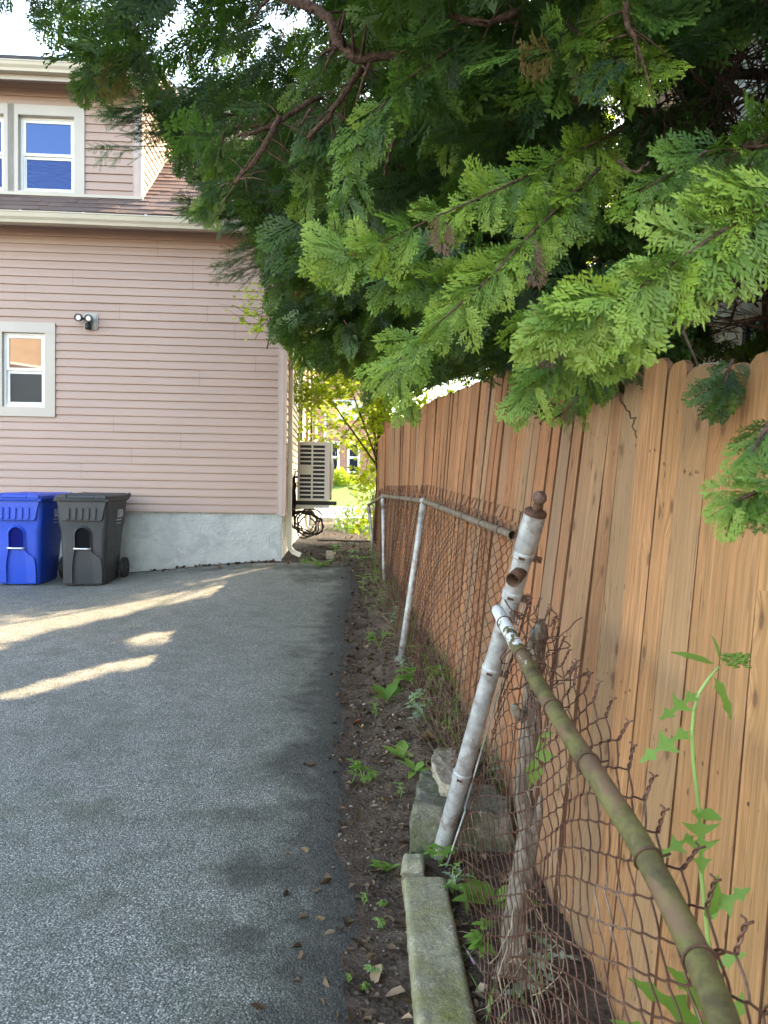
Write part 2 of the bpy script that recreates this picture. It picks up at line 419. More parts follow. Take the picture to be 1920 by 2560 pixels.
def m_shingle():
    t = NT('roof_shingles'); tt = t.attr('tint'); c = t.co()
    k = t.ramp(tt, [(0, (.085, .052, .046)), (.35, (.125, .075, .062)), (.65, (.10, .07, .066)), (1, (.17, .10, .078))])
    k = t.mix(t.noise(c, 160, 3), t.mix(.5, k, (.03, .025, .025)), t.mix(.35, k, (.26, .21, .19)))
    return t.out(k, .92, t.bump(t.noise(c, 200, 3), .5, .004), spec=.2)
def m_brick():
    t = NT('red_brick')
    c = t.n('SeparateXYZ', Vector=t.co())
    v = t.n('CombineXYZ', X=t.math('ADD', c.outputs[0], c.outputs[1]), Y=c.outputs[2]).outputs[0]
    b = t.n('TexBrick', Vector=v, Color1=(.36, .115, .07), Color2=(.27, .085, .055), Mortar=(.40, .33, .27), Scale=1, Mortar_Size=.012, Bias=0, Brick_Width=.24, Row_Height=.085)
    k = t.mix(t.noise(t.co(), 2.5, 5), b.outputs[0], t.mix(.5, b.outputs[0], (.42, .19, .11)))
    return t.out(k, .88, t.bump(b.outputs[1], -.4, .01), spec=.2)
def m_grass():
    t = NT('grass'); c = t.co()
    k = t.ramp(t.noise(c, 4, 8, .7), [(.3, (.045, .095, .02)), (.55, (.085, .15, .03)), (.75, (.14, .19, .05))])
    return t.out(k, .85, t.bump(t.noise(c, 60, 4), .8, .03), spec=.2)
ASPH, SOIL = m_asphalt(), m_soil()
SIDE = m_siding('vinyl_siding', (.415, .28, .228)); TRIM = simple('beige_trim', (.43, .38, .325), .45, var=.05, nscale=2)
GUT = simple('cream_aluminium', (.44, .385, .295), .35, var=.06, nscale=2); CORN = simple('corner_trim', (.45, .34, .30), .45, var=.05)
STUC, WOOD, GALV, RUST, WIRE = m_stucco(), m_wood(), m_galv(), m_rust(), m_wire()
RAILL, RAILN = m_rail(True), m_rail(False)
KERB = m_moss('mossy_concrete', (.29, .26, .18), (.165, .16, .045), .40, .66, 7)
BOUL = m_moss('mossy_stone', (.17, .155, .12), (.075, .085, .04), .40, .6, 8)
SLAB = m_moss('rough_concrete', (.30, .255, .185), (.14, .14, .06), .55, .72, 9)
SHIN, BRICK, GRASS = m_shingle(), m_brick(), m_grass()
VINYLW = simple('white_vinyl', (.72, .72, .69), .35, var=.04, nscale=3)
GLASS, GLASSW = m_glass('window_glass', wave=.03), m_glass('window_glass_wavy', (.012, .016, .03), .16, 1.75, (.25, .42, 1)); GLASSN = m_glass('plain_glass', (.012, .013, .014), 0, 2.2, (1, 1, 1))  # GLASS, GLASSW: blue of the reflected sky painted in by specular tint
BLUEP = m_plastic('blue_plastic', (.001, .06, .46), .36); GREYP = m_plastic('charcoal_plastic', (.030, .034, .040), .42)
BLACKP = simple('black_rubber', (.018, .018, .019), .6, var=.2); WHITEP = simple('white_print', (.62, .64, .66), .6, var=.1, nscale=60)
STEEL = simple('zinc_steel', (.62, .62, .62), .32, .85, .1); DARKM = simple('dark_void', (.008, .009, .011), .5, var=.2)
ACM = simple('cream_sheet_metal', (.78, .75, .68), .4, var=.05, nscale=3); LAMPW = simple('frosted_lens', (.72, .70, .66), .25, var=.05)
BARK = m_bark('cedar_bark', (.085, .048, .032), (.19, .115, .08)); STUMPB = m_bark('dead_bark', (.13, .10, .072), (.34, .285, .22), (34, 34, 9))
TWIG = m_bark('cedar_twig', (.075, .042, .03), (.20, .12, .085), (60, 60, 60)); EDGE = simple('gap_shade_edge', (.14, .062, .03), .85, var=.4, nscale=9)  # EDGE: board sides darkened to paint the shade in the gaps
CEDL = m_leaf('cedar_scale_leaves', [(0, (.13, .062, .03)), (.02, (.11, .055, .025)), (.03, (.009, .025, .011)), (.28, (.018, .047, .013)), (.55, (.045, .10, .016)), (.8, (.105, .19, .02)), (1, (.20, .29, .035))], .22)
YEWL = m_leaf('yew_needles', [(0, (.014, .040, .014)), (.5, (.030, .085, .022)), (1, (.09, .17, .03))], .15, spec=.15)
MAPL = m_leaf('maple_leaves', [(0, (.06, .13, .015)), (.5, (.13, .23, .02)), (1, (.24, .32, .03))], .62, (.62, .80, .06))
WEEDL = m_leaf('weed_leaves', [(0, (.07, .15, .025)), (.4, (.13, .25, .035)), (.7, (.19, .32, .06)), (.85, (.26, .35, .22)), (1, (.42, .48, .38))], .3, (.3, .55, .1))
IVYL = m_leaf('ivy_leaves', [(0, (.02, .06, .015)), (1, (.07, .15, .03))], .25)
LITM = m_leaf('dead_leaves', [(0, (.045, .025, .014)), (.4, (.10, .06, .038)), (.75, (.20, .13, .08)), (1, (.36, .25, .15))], .1, (.3, .16, .06), .8, .2)
STEMG = simple('green_stem', (.16, .27, .06), .5, var=.2, nscale=30)
PEB = m_leaf('pebbles', [(0, (.055, .038, .028)), (.4, (.12, .088, .064)), (.8, (.25, .20, .155)), (1, (.44, .39, .33))], 0, rough=.75)
CONC = simple('sidewalk_concrete', (.42, .41, .385), .9, var=.12, nscale=2, bump=.3)
WHITES = m_siding('white_siding', (.66, .67, .68))
ROAD = simple('road_asphalt', (.20, .20, .20), .85, var=.12, nscale=1.5, bump=.4)
STON = simple('yellow_stone', (.46, .33, .15), .85, var=.18, nscale=6, bump=.3)
ORANGE = simple('orange_stucco', (.50, .36, .265), .85, var=.1, nscale=2); DKROOF = simple('dark_shingle', (.05, .045, .045), .9, var=.2)
BOARDW = m_bark('old_plank', (.11, .09, .075), (.21, .18, .15), (3, 40, 40))
# ------------------------------------------------------------------ ground, driveway, street
def axis(*segs):
    out = []
    for a, b, st in segs: out += list(np.arange(a, b, st))
    return np.array(sorted(set(np.round(out, 4))))
gx = axis((-400, -40, 40), (-40, -10, 5), (-10, -1.5, .3), (-1.5, -.5, .04), (-.5, 1.3, .016), (1.3, 5, .3), (5, 40, 5), (40, 401, 40))
gy = axis((-300, -20, 40), (-20, 0, 2), (0, 1.5, .1), (1.5, 4, .016), (4, 7, .025), (7, 13, .05), (13, 24, .4), (24, 24.4, .2), (24.4, 50, .8), (50, 100, 8), (100, 900, 80))
X, Y = np.meshgrid(gx, gy); Z = g(X, Y)
V = np.stack([X, Y, Z], -1).reshape(-1, 3); nc = len(gx)
I, J = np.meshgrid(np.arange(len(gy)-1), np.arange(nc-1), indexing='ij'); q = (I*nc+J).ravel()
gr = mesh_np('ground', V, np.stack([q, q+1, q+nc+1, q+nc], 1), SOIL, smooth=True, tint=(sm((V[:, 1]-9.5)/.5)*sm((22-V[:, 1])/2)*sm((V[:, 0]+3)/.5)*sm((1.5-V[:, 0])/.5))); tag(gr, kind='structure')  # tint marks the alley, where shade is painted into the soil
# asphalt driveway: rows follow the ragged right-hand edge, dirt is spilt along it
ys = axis((-16, 0, 1), (0, 1.5, .15), (1.5, 9.5, .035))
rows = []; tn = []
Cx, Cy = float(at(710, 1210, 9.7)[0]), 9.7
TH = rad(3.5); ex = np.array([math.cos(TH), math.sin(TH), 0]); ey = np.array([-math.sin(TH), math.cos(TH), 0]); C0 = np.array([Cx, Cy, 0])
ts = np.concatenate([np.linspace(0, .6, 18)[:-1], np.linspace(.6, 1, 60)])
for y in ys:
    e = float(edge(y)) + .10*(vn(y*3.1, 5.5)-.5) + .07*(vn(y*9.1, 2.5)-.5) + .04*(vn(y*27, 9.5)-.5)
    xs = -14 + (e+14)*ts
    zz = g0(np.minimum(xs, e-.02), np.full_like(xs, y)) + .012 + .006*(fbm(xs*1.3, xs*0+y*1.3, 3)-.5) - .03*np.clip((ts-.9975)/.0025, 0, 1)
    rows.append(np.stack([xs, np.full_like(xs, y), zz], -1))
    dist = e - xs
    d = 1.05*np.exp(-np.clip(dist, 0, 9)/.20) + .16*np.exp(-np.clip(dist, 0, 9)/.9)
    for (dx, dy, rx, ry, a) in [(-.75, 8.6, .55, .5, .5), (-1.0, 9.2, 1.0, .3, .55), (-1.9, 9.2, .9, .25, .42), (-.42, 4.7, .26, .4, .55), (-.6, 5.9, .3, .5, .38), (-.38, 3.75, .30, .28, .62), (-.55, 3.2, .3, .22, .40), (-.35, 2.75, .3, .22, .60), (-.42, 2.35, .28, .2, .5), (-.3, 2.0, .25, .2, .5), (-.9, 2.6, .35, .15, .3), (-1.3, 3.2, .5, .2, .26)]:
        d = np.maximum(d, a*np.exp(-(((xs-dx)/rx)**2+((y-dy)/ry)**2)))
    tn.append(d)
P = np.array(rows); nc = P.shape[1]
I, J = np.meshgrid(np.arange(len(ys)-1), np.arange(nc-1), indexing='ij'); q = (I*nc+J).ravel()
dw = mesh_np('driveway', P.reshape(-1, 3), np.stack([q, q+1, q+nc+1, q+nc], 1), ASPH, tint=np.array(tn).ravel(), smooth=True); tag(dw, kind='structure')

def sheet(name, x0, x1, y0, y1, m, dz, ny=2, nx=2):
    b = MB(); xs = np.linspace(x0, x1, nx); yy = np.linspace(y0, y1, ny)
    A, B = np.meshgrid(xs, yy); b.grid(np.stack([A, B, g0(A, B)+dz], -1)); o = b.build(name, m); tag(o, kind='structure'); return o
b = MB(); b.b2((-60, 22.3, .1), (60, 24.2, .40)); tag(b.build('sidewalk', CONC), kind='structure')
b = MB(); b.b2((-60, 24.9, .05), (60, 25.1, .37)); b.b2((-60, 32.9, .05), (60, 33.1, .37)); tag(b.build('street_kerb', CONC, bevel=.02), kind='structure')
b = MB(); b.b2((-60, 25.1, .0), (60, 32.9, .285)); tag(b.build('street', ROAD), kind='structure')
b = MB(); xs = np.linspace(-30, 30, 60); yy = np.linspace(33.1, 43.8, 40); A, B = np.meshgrid(xs, yy)
b.grid(np.stack([A, B, g0(A, B)+.05+.05*fbm(A*2, B*2)], -1)); tag(b.build('lawn', GRASS, smooth=True), kind='structure')

# ------------------------------------------------------------------ the siding house
def fac(px, py, w=0.0):
    d = _f*F + _r*(px-960) - _u*(py-1280)
    k = (np.dot(C0-CAM, ey)+w)/np.dot(d, ey); P_ = CAM + d*k
    return float(np.dot(P_-C0, ex)), float(P_[2])
house = empty('siding_house', (Cx, Cy, 0)); house.rotation_euler = (0, 0, TH)
tag(house, 'two storey house in pinkish beige vinyl siding with grey stucco base beside the driveway', 'house')
O0 = (0, 0, 0)
Z0, EX_ = 1.036, .0986
def siding(mb, fn, u0, u1, z0, z1, holes=(), joints=(), lim=None, e=EX_):
    """fn(u, out, z) -> point. One lapped course after another."""
    k = 0; z = z0; pan = 0
    while z < z1-.01:
        zt = min(z+e, z1+.0)
        if k % 2 == 0: pan += 1; js = sorted(j[0] for j in joints if z-.02 < j[1] < z+2*e+.02)[:2]; tint = random.random()
        iv = [(u0, u1)]
        if lim: iv = [lim(z+e*.5)]
        for h in holes:
            if zt > h[2]+.095 and z < h[3]-.095:
                nv = []
                for a, b_ in iv:
                    if h[0] > a: nv.append((a, min(b_, h[0])))
                    if h[1] < b_: nv.append((max(a, h[1]), b_))
                iv = [x for x in nv if x[1]-x[0] > .005]
        for a, b_ in iv:
            cuts = [a]+[j for j in js if a+.05 < j < b_-.05]+[b_]
            for m_, (p, q_) in enumerate(zip(cuts, cuts[1:])):
                o = .0035*m_; tt = (tint*.7+.3*random.random()) if m_ == 0 else random.random()
                pr = [(-.004, z+.001), (.0185+o, z), (.0195+o, z+.006), (.0165+o, z+e*.42), (.0055+o, z+e*.93), (.0+o, zt+.002)]
                n = max(1, int((q_-p)/.8)); us = np.linspace(p, q_-(.0 if m_ == len(cuts)-2 else .003), n+1)
                wob = lambda u, zz: .0012*math.sin(u*2.1+zz*17)
                mb.grid([[fn(u, oo+wob(u, z), zz) for u in us] for oo, zz in pr], tint=tt)
        z += e; k += 1
JP = [(395, 625), (483, 688), (183, 700), (65, 735), (588, 828), (285, 1066), (452, 1106), (330, 1142), (205, 1176), (77, 1212), (300, 790), (640, 905), (500, 960), (520, 770)]
wl_ = (*[fac(x, 925)[0] for x in (8, 114)], fac(60, 1018)[1], fac(60, 832)[1])        # lower window opening
tr_w = .125
du, dz = fac(351, 508); dz = 4.87
wr = (*[fac(x, 390)[0] for x in (48, 187)], fac(118, 481)[1], fac(118, 292)[1])
wlw = (wr[0]-.17-(wr[1]-wr[0]), wr[0]-.17, wr[2], wr[3])
frontf = lambda u, o, z: (u, -o, z)
hole = lambda w, t=tr_w-.01: (w[0]-t, w[1]+t, w[2]-t, w[3]+t)
mb = MB(); siding(mb, frontf, -12, -.085, Z0, 4.62, [hole(wl_)], [fac(*p) for p in JP]); mb.build('front_siding', SIDE, house, origin=O0)
mb = MB(); siding(mb, frontf, -12, du-.08, dz, 6.22, [(wlw[0]-.12, wr[1]+.12, wr[2]-.12, wr[3]+.12)]); mb.build('dormer_siding', SIDE, house, origin=O0)
mb = MB(); siding(mb, lambda w, o, z: (du+o, w, z), 0, 2, dz, 6.22, lim=lambda z: (.005, max(.03, (z-4.87)/.77))); mb.build('dormer_cheek', SIDE, house, origin=O0)
SWIN = (3.2, 4.1, 2.15, 3.35)
mb = MB(); siding(mb, lambda w, o, z: (o, w, z), .085, 12, Z0, 4.62, [hole(SWIN, .09)])
siding(mb, lambda w, o, z: (o, w, z), .085, 12, 4.62, 8.4, lim=lambda z: ((z-4.62)/.77+.05, 9.7-(z-4.62)/.77)); mb.build('side_siding', SIDE, house, origin=O0)
# backing walls behind the siding, with the window openings left as dark rooms
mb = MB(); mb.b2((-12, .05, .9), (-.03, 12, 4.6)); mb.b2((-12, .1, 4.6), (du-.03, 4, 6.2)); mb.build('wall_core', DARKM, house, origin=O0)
mb = MB(); xs = np.linspace(-12, -.02, 200); zs = np.linspace(-.3, Z0+.02, 16)
A, B = np.meshgrid(xs, zs); mb.grid(np.stack([A, .03+.022*(fbm(A*2.2+50, B*3+9, 4)-.5), B], -1))
yy = np.linspace(.02, 12, 100); A, B = np.meshgrid(yy, zs); mb.grid(np.stack([-.03+.02*(fbm(A*2.2+9, B*3+3, 4)-.5), A, B], -1))
mb.build('foundation', STUC, house, origin=O0, smooth=True)
def corner(mb, u, w, z0, z1):
    for a, b_ in (((u-.085, w-.021, z0), (u+.021, w+.0, z1)), ((u, w+.0005, z0), (u+.0205, w+.085, z1)), ((u-.085, w-.025, z0), (u-.078, w-.021, z1)), ((u-.03, w-.0245, z0), (u-.012, w-.0212, z1))): mb.b2(a, b_)
mb = MB(); corner(mb, 0, 0, Z0-.03, 4.6); mb.build('corner_board', CORN, house, origin=O0, bevel=.003)
mb = MB(); corner(mb, du, 0, dz-.0, 6.2); mb.build('corner_board', CORN, house, origin=O0, bevel=.003)
mb = MB()   # flashing where the cheek meets the roof
sl_ = .77; ph = math.atan(sl_)
for a, b_ in ((0, 1.8),):
    mb.prism([(du-.01, a, 4.87+a*sl_), (du+.035, a, 4.87+a*sl_), (du+.035, a, 4.87+a*sl_+.035), (du-.01, a, 4.87+a*sl_+.035)], (0, b_, b_*sl_))
mb.b2((-9, -.05, 4.86), (du+.04, .02, 4.895)); mb.build('flashing', GUT, house, origin=O0)

def window(w, yrec, sash_m, glass_up, glass_dn, nm='window', trim=tr_w, sides='lrtb'):
    u0, u1, z0, z1 = w; t = trim
    fr = MB()
    fr.b2((u0-t, -.034, z1), (u1+t, -.002, z1+t)); fr.b2((u0-t, -.036, z0-t*.92), (u1+t, -.002, z0))
    fr.b2((u1, -.033, z0), (u1+t, -.002, z1)); fr.b2((u0-t, -.033, z0), (u0, -.002, z1))
    for a, b_ in (((u0-.004, -.002, z0), (u0, yrec, z1)), ((u1, -.002, z0), (u1+.004, yrec, z1)), ((u0, -.002, z1), (u1, yrec, z1+.004)), ((u0, -.002, z0-.004), (u1, yrec, z0))): fr.b2(a, b_)
    f = fr.build(nm, TRIM, house, origin=O0, bevel=.002)
    s = MB(); y0 = yrec-.035
    zm = (z0+z1)/2 - .005; s1 = .035
    # outer frame, then the upper sash and the lower sash behind it
    for a, b_ in (((u0, y0, z0), (u0+.028, y0+.06, z1)), ((u1-.028, y0, z0), (u1, y0+.06, z1)), ((u0+.028, y0, z1-.028), (u1-.028, y0+.06, z1)), ((u0+.028, y0, z0), (u1-.028, y0+.06, z0+.032))): s.b2(a, b_)
    for (za, zb, yy_) in ((zm, z1-.028, y0+.006), (z0+.032, zm, y0+.028)):
        a0, a1 = u0+.028, u1-.028
        for a, b_ in (((a0, yy_, za), (a0+s1, yy_+.025, zb)), ((a1-s1, yy_, za), (a1, yy_+.025, zb)), ((a0+s1, yy_, zb-s1), (a1-s1, yy_+.025, zb)), ((a0+s1, yy_, za), (a1-s1, yy_+.025, za+s1))): s.b2(a, b_)
    s.build('sash', VINYLW, f, origin=O0, bevel=.002)
    p = MB(); p.b2((u0+.06, y0+.018, zm+.033), (u1-.06, y0+.024, z1-.06)); p.build('pane', glass_up, f, origin=O0)
    p = MB(); p.b2((u0+.06, y0+.040, z0+.064), (u1-.06, y0+.046, zm-.033)); p.build('pane', glass_dn, f, origin=O0)
    if glass_dn is GLASSW:   # half insect screen frame
        
        for a, b_ in (((u0+.03, y0+.012, z0+.034), (u0+.045, y0+.02, zm)), ((u1-.045, y0+.012, z0+.034), (u1-.03, y0+.02, zm))):
            q = MB(); q.b2(a, b_); q.build('screen_frame', VINYLW, f, origin=O0)
    return f
window(wl_, .055, VINYLW, GLASSN, GLASSN)
window(wr, .075, VINYLW, GLASS, GLASSW); window(wlw, .075, VINYLW, GLASS, GLASSW)
# gutters, fascia, soffits
def gutter(mb, u0, u1, w, z0, z1):
    d = .12; pr = [(w+d, z1), (w+d, z0), (w+.035, z0), (w+.028, z0+.03), (w+.008, z0+.06), (w, z1-.018), (w-.006, z1-.012), (w-.006, z1), (w+.004, z1), (w+.004, z1-.012), (w+.012, z0+.06), (w+.034, z0+.03), (w+.04, z0+.008), (w+d-.004, z0+.008), (w+d-.004, z1)]
    n = 14; us = np.linspace(u0, u1, n)
    mb.loft([[(u, a, b_+.004*math.sin(u*1.7)) for a, b_ in pr] for u in us])
mb = MB(); gutter(mb, -12, .22, -.43, 4.42, 4.545); gt = mb.build('gutter', GUT, house, origin=O0)
for k in range(10, 16): mb = MB(); mb.b2((-11+k*.72, -.43, 4.548), (-10.97+k*.72, -.30, 4.552)); mb.build('hanger', STEEL, gt, origin=O0)
mb = MB(); gutter(mb, -12, du+.3, -.45, 6.145, 6.255); mb.build('gutter', GUT, house, origin=O0)
mb = MB(); mb.b2((-12, -.308, 4.42), (.22, -.29, 4.60)); mb.b2((-12, -.328, 6.09), (du+.3, -.31, 6.27)); mb.build('fascia', TRIM, house, origin=O0)
mb = MB(); mb.b2((-12, -.289, 4.60), (.2, -.001, 4.615)); mb.b2((-12, -.309, 6.215), (du+.28, -.001, 6.23)); sf = mb.build('soffit', CORN, house, origin=O0)
mb = MB()
for k in range(110): mb.b2((du+.2-k*.075, -.27, 6.2125), (du+.245-k*.075, -.06, 6.2145))
mb.build('vent_strip', DARKM, sf, origin=O0)
# main roof
mb = MB(); w0, z0 = -.41, 4.56; top = 5.0
mb.prism([(-12, w0, z0), (-12, top, z0+(top-w0)*sl_), (-12, 10.2, z0), (-12, 10.2, z0-.03), (-12, top, z0+(top-w0)*sl_-.04), (-12, w0, z0-.02)], (12.24, 0, 0))
ro = mb.build('roof', DKROOF, house, origin=O0)
mb = MB(); row = 0; s = 0.0; cs, sn = math.cos(ph), math.sin(ph)
while s < 6.6:
    u = .25 if row % 2 == 0 else .25-.15
    ulo = -6.5 if s < .75 else du-.02
    up_ = .003
    u -= random.random()*.1
    u_hi = .25
    while u_hi > ulo:
        wd = random.choice((.12, .18, .24, .3)); u_lo = max(ulo, u_hi-wd); th = random.choice((.007, .007, .013))
        def pt(uu, ss, h): return (uu, w0+ss*cs-h*sn, z0+ss*sn+h*cs)
        a, b_ = s-.006*random.random(), s+.15
        mb.add([pt(u_lo+.002, a, up_), pt(u_hi, a, up_), pt(u_hi, a, up_+th), pt(u_lo+.002, a, up_+th), pt(u_lo+.002, b_, up_+.001), pt(u_hi, b_, up_+.001)], [(0, 1, 2, 3), (3, 2, 5, 4), (0, 3, 4), (1, 5, 2)], tint=random.random())
        u_hi = u_lo
    s += .14; row += 1
mb.build('shingles', SHIN, ro, origin=O0)
mb = MB(); mb.prism([(-12, -.44, 6.26), (-12, 3.2, 6.9), (-12, 3.2, 6.95), (-12, -.44, 6.31)], (12+du+.3, 0, 0)); mb.build('dormer_roof', DKROOF, house, origin=O0)
# downspouts on the alley side
def spout(w, ztop, zb, kick, m=GUT):
    mb = MB(); x0 = .065
    pts = [(x0, w, ztop), (x0, w, zb+.16), (x0+.012, w, zb+.09), (x0+.05, w, zb+.04), (x0+kick, w-.03, zb)]
    rings = []
    for i, p in enumerate(pts):
        t = Vector(pts[min(i+1, len(pts)-1)])-Vector(pts[max(i-1, 0)]); t.normalize()
        nx = Vector((0, 1, 0)).cross(t).normalized()*.028; ny = Vector((0, .036, 0))
        rings.append([Vector(p)+nx+ny, Vector(p)-nx+ny, Vector(p)-nx-ny, Vector(p)+nx-ny])
    mb.loft(rings); o = mb.build('downspout', m, house, origin=O0, bevel=.006)
    for z in (1.5, 2.9): q = MB(); q.b2((.02, w-.045, z), (.0995, w+.045, z+.03)); q.build('strap', GUT, o, origin=O0)
spout(.13, 4.45, .50, .15); spout(5.4, 4.45, .5, .15)
# alley-side window trim and a front porch at the far end
mb = MB(); w0_, w1_, a0, a1 = SWIN
for a, b_ in (((.0, w0_-.1, a0-.1), (.034, w0_, a1+.1)), ((.0, w1_, a0-.1), (.034, w1_+.1, a1+.1)), ((.0, w0_, a1), (.033, w1_, a1+.1)), ((.0, w0_, a0-.1), (.033, w1_, a0))): mb.b2(a, b_)
sw = mb.build('window', TRIM, house, origin=O0); mb = MB(); mb.b2((-.03, w0_, a0), (-.02, w1_, a1)); mb.build('pane', GLASS, sw, origin=O0)
mb = MB(); mb.b2((.0, 9.6, .2), (.10, 12, 3.3)); mb.build('porch_wall', simple('porch_cream', (.55, .5, .42), .6, var=.1), house, origin=O0)
mb = MB(); mb.prism([(-.2, 9.0, 3.62), (.62, 9.0, 3.22), (.62, 9.0, 3.32), (-.2, 9.0, 3.78)], (0, 3.2, 0)); mb.b2((.56, 9.0, 3.10), (.66, 12.2, 3.22)); mb.build('porch_roof', GUT, house, origin=O0)
mb = MB(); mb.b2((.02, 6.6, .9), (.24, 6.95, 2.2)); mb.tube([(.1, 6.78, 2.2), (.1, 6.78, 4.4)], .03); mb.build('meter_box', DARKM, house, origin=O0, bevel=.01)

# security floodlight on the siding
fu, fz = fac(229, 804)
fl = empty('security_light', tuple(C0+ex*fu+np.array([0, 0, fz]))); fl.rotation_euler = (0, 0, TH)
tag(fl, 'twin head black security floodlight on a grey plate on the house siding', 'security light')
mb = MB(); c_ = .018; h = .092
pl = lambda h, c: [(-h*.85+c, 0, -h), (h*.85-c, 0, -h), (h*.85, 0, -h+c), (h*.85, 0, h-c), (h*.85-c, 0, h), (-h*.85+c, 0, h), (-h*.85, 0, h-c), (-h*.85, 0, -h+c)]
mb.prism([(p[0], -.012, p[2]) for p in pl(.1, .02)], (0, -.016, 0)); mb.prism([(p[0], -.028, p[2]) for p in pl(.078, .004)], (0, -.01, 0)); mb.build('mounting_plate', simple('grey_plate', (.36, .36, .33), .5, var=.06), fl, origin=O0)
def head(o, d, sc):
    d = Vector(d).normalized(); mb = MB(); mb.lathe([(.012, -.10), (.018, -.09), (.03, -.06), (.046, -.015), (.047, .02), (.041, .02), (.040, .006)], o, d, 20)
    hd = mb.build('lamp_head', BLACKP, fl, origin=O0, auto=40); l = MB(); l.lathe([(.004, .012), (.025, .011), (.0395, .006)], o, d, 20); l.build('lens', LAMPW, hd, origin=O0, smooth=True)
head((.005, -.13, .012), (.12, -1, -.12), 1); head((-.115, -.13, .018), (-.12, -1, -.12), 1)
mb = MB(); mb.tube([(-.02, -.04, -.03), (-.02, -.09, .0), (-.04, -.10, .01), (-.10, -.07, .02)], .012); mb.tube([(-.02, -.04, .0), (.0, -.08, .01)], .014); mb.build('bracket', BLACKP, fl, origin=O0)
mb = MB(); mb.lathe([(.02, .03), (.036, .02), (.038, -.02), (.034, -.04), (.02, -.046)], (-.02, -.075, -.065), (0, 0, 1), 18); mb.build('motion_sensor', BLACKP, fl, origin=O0, smooth=True)
mb = MB(); u_, z_ = fac(68, 1069); mb.lathe([(.016, 0), (.016, .006), (.010, .007)], (u_, -.008, z_), (0, -1, 0), 14); mb.build('vent_plug', SIDE, house, origin=O0)

# heat pump on its wall shelf in the alley
ac = empty('air_conditioner', tuple(C0+ex*.125+ey*.8+np.array([0, 0, 1.16]))); ac.rotation_euler = (0, 0, TH)
tag(ac, 'cream outdoor air conditioner with black slotted end grille on a wall shelf in the alley', 'air conditioner')
Wd, Dp, Hh = .44, .95, .815
mb = MB(); mb.b2((.0, .004, .02), (Wd, Dp, Hh)); mb.b2((-.006, .0, Hh), (Wd+.006, Dp+.006, Hh+.012)); mb.build('casing', ACM, ac, origin=O0, bevel=.006)
mb = MB(); mb.b2((.03, -.002, .05), (Wd-.07, .006, Hh-.03)); mb.build('coil', DARKM, ac, origin=O0)
mb = MB(); rows_ = 13; z0_, z1_ = .045, Hh-.025
for u0_, u1_ in ((.0, .034), (.187, .212), (Wd-.066, Wd)): mb.b2((u0_, -.012, .02), (u1_, .004, Hh))
for k in range(rows_+1):
    z_ = z0_ + (z1_-z0_)*k/rows_
    for u0_, u1_ in ((.034, .187), (.212, Wd-.066)): mb.b2((u0_, -.0105, z_-.0105), (u1_, -.001, z_+.0105))
mb.b2((.034, -.010, z0_+(z1_-z0_)*6/13), (.187, -.001, z0_+(z1_-z0_)*8/13)); mb.b2((.034, -.0108, Hh-.028), (Wd-.066, -.001, Hh)); mb.b2((.034, -.0108, .02), (Wd-.066, -.001, z0_))
gl = mb.build('grille', ACM, ac, origin=O0, bevel=.0015)
mb = MB(); zz_ = z0_+(z1_-z0_)*7/13; mb.b2((.05, -.016, zz_-.032), (.15, -.010, zz_+.032)); mb.b2((.058, -.019, zz_-.006), (.142, -.016, zz_+.024)); mb.build('handle', ACM, gl, origin=O0, bevel=.004)
mb = MB()
for r_ in np.linspace(.05, .36, 8): mb.tube([(Wd+.05-.05*(r_/.4)**2, Dp*.46+r_*math.cos(a), .42+r_*math.sin(a)) for a in np.linspace(0, 2*math.pi, 33)], .005, 5, cap=False)
for a in np.linspace(0, math.pi, 9)[:-1]: mb.tube([(Wd+.05-.05*(r_/.4)**2, Dp*.46+r_*math.cos(a), .42+r_*math.sin(a)) for r_ in np.linspace(-.37, .37, 9)], .005, 5)
mb.build('fan_guard', ACM, ac, origin=O0)
mb = MB(); mb.lathe([(.38, 0), (.40, .012), (.385, .03), (.36, .03), (.355, .0)], (Wd, Dp*.46, .42), (1, 0, 0), 36); mb.build('fan_ring', ACM, ac, origin=O0, smooth=True)
for y_ in (.02, .78): mb = MB(); mb.b2((-.10, y_, -.035), (Wd+.10, y_+.08, -.002)); mb.build('shelf_bracket', BLACKP, ac, origin=O0)
for y_ in (.03, .79): mb = MB(); mb.prism([(-.12, y_, -.036), (Wd+.0, y_, -.036), (Wd+.0, y_, -.062), (-.12, y_, -.11)], (0, .05, 0)); mb.build('shelf_arm', ACM, ac, origin=O0)
mb = MB()
for k, (dx, zt) in enumerate(((-.03, .42), (-.055, .34), (-.02, .26), (-.07, .22))):
    mb.tube([(.0, .05, zt), (dx, .02, zt), (dx-.01, .02, zt-.1), (dx, .03, 0), (dx-.02, .05, -.2)], .016 if k % 2 else .011, 7)
mb.build('refrigerant_pipe', BLACKP, ac, origin=O0, smooth=True)
# black hose hanging in loops below it
hs = MB(); rr = random.Random(4)
o_ = C0+ex*.26+ey*.95+np.array([0, 0, 1.0])
pts = []
for k in range(150):
    a = k*.28; R_ = .13+.045*math.sin(k*.53)+.03*rr.random()
    pts.append(o_+ex*(R_*1.15*math.cos(a)+.05*math.sin(k*.19))+np.array([0, 0, -.13+R_*math.sin(a)+.03*math.sin(k*.23)])+ey*(.16*math.sin(k*.31)))
hs.tube(pts, .011, 6); tag(hs.build('hose_coil', BLACKP, smooth=True), 'coiled black hose hanging under the outdoor air conditioner', 'hose')

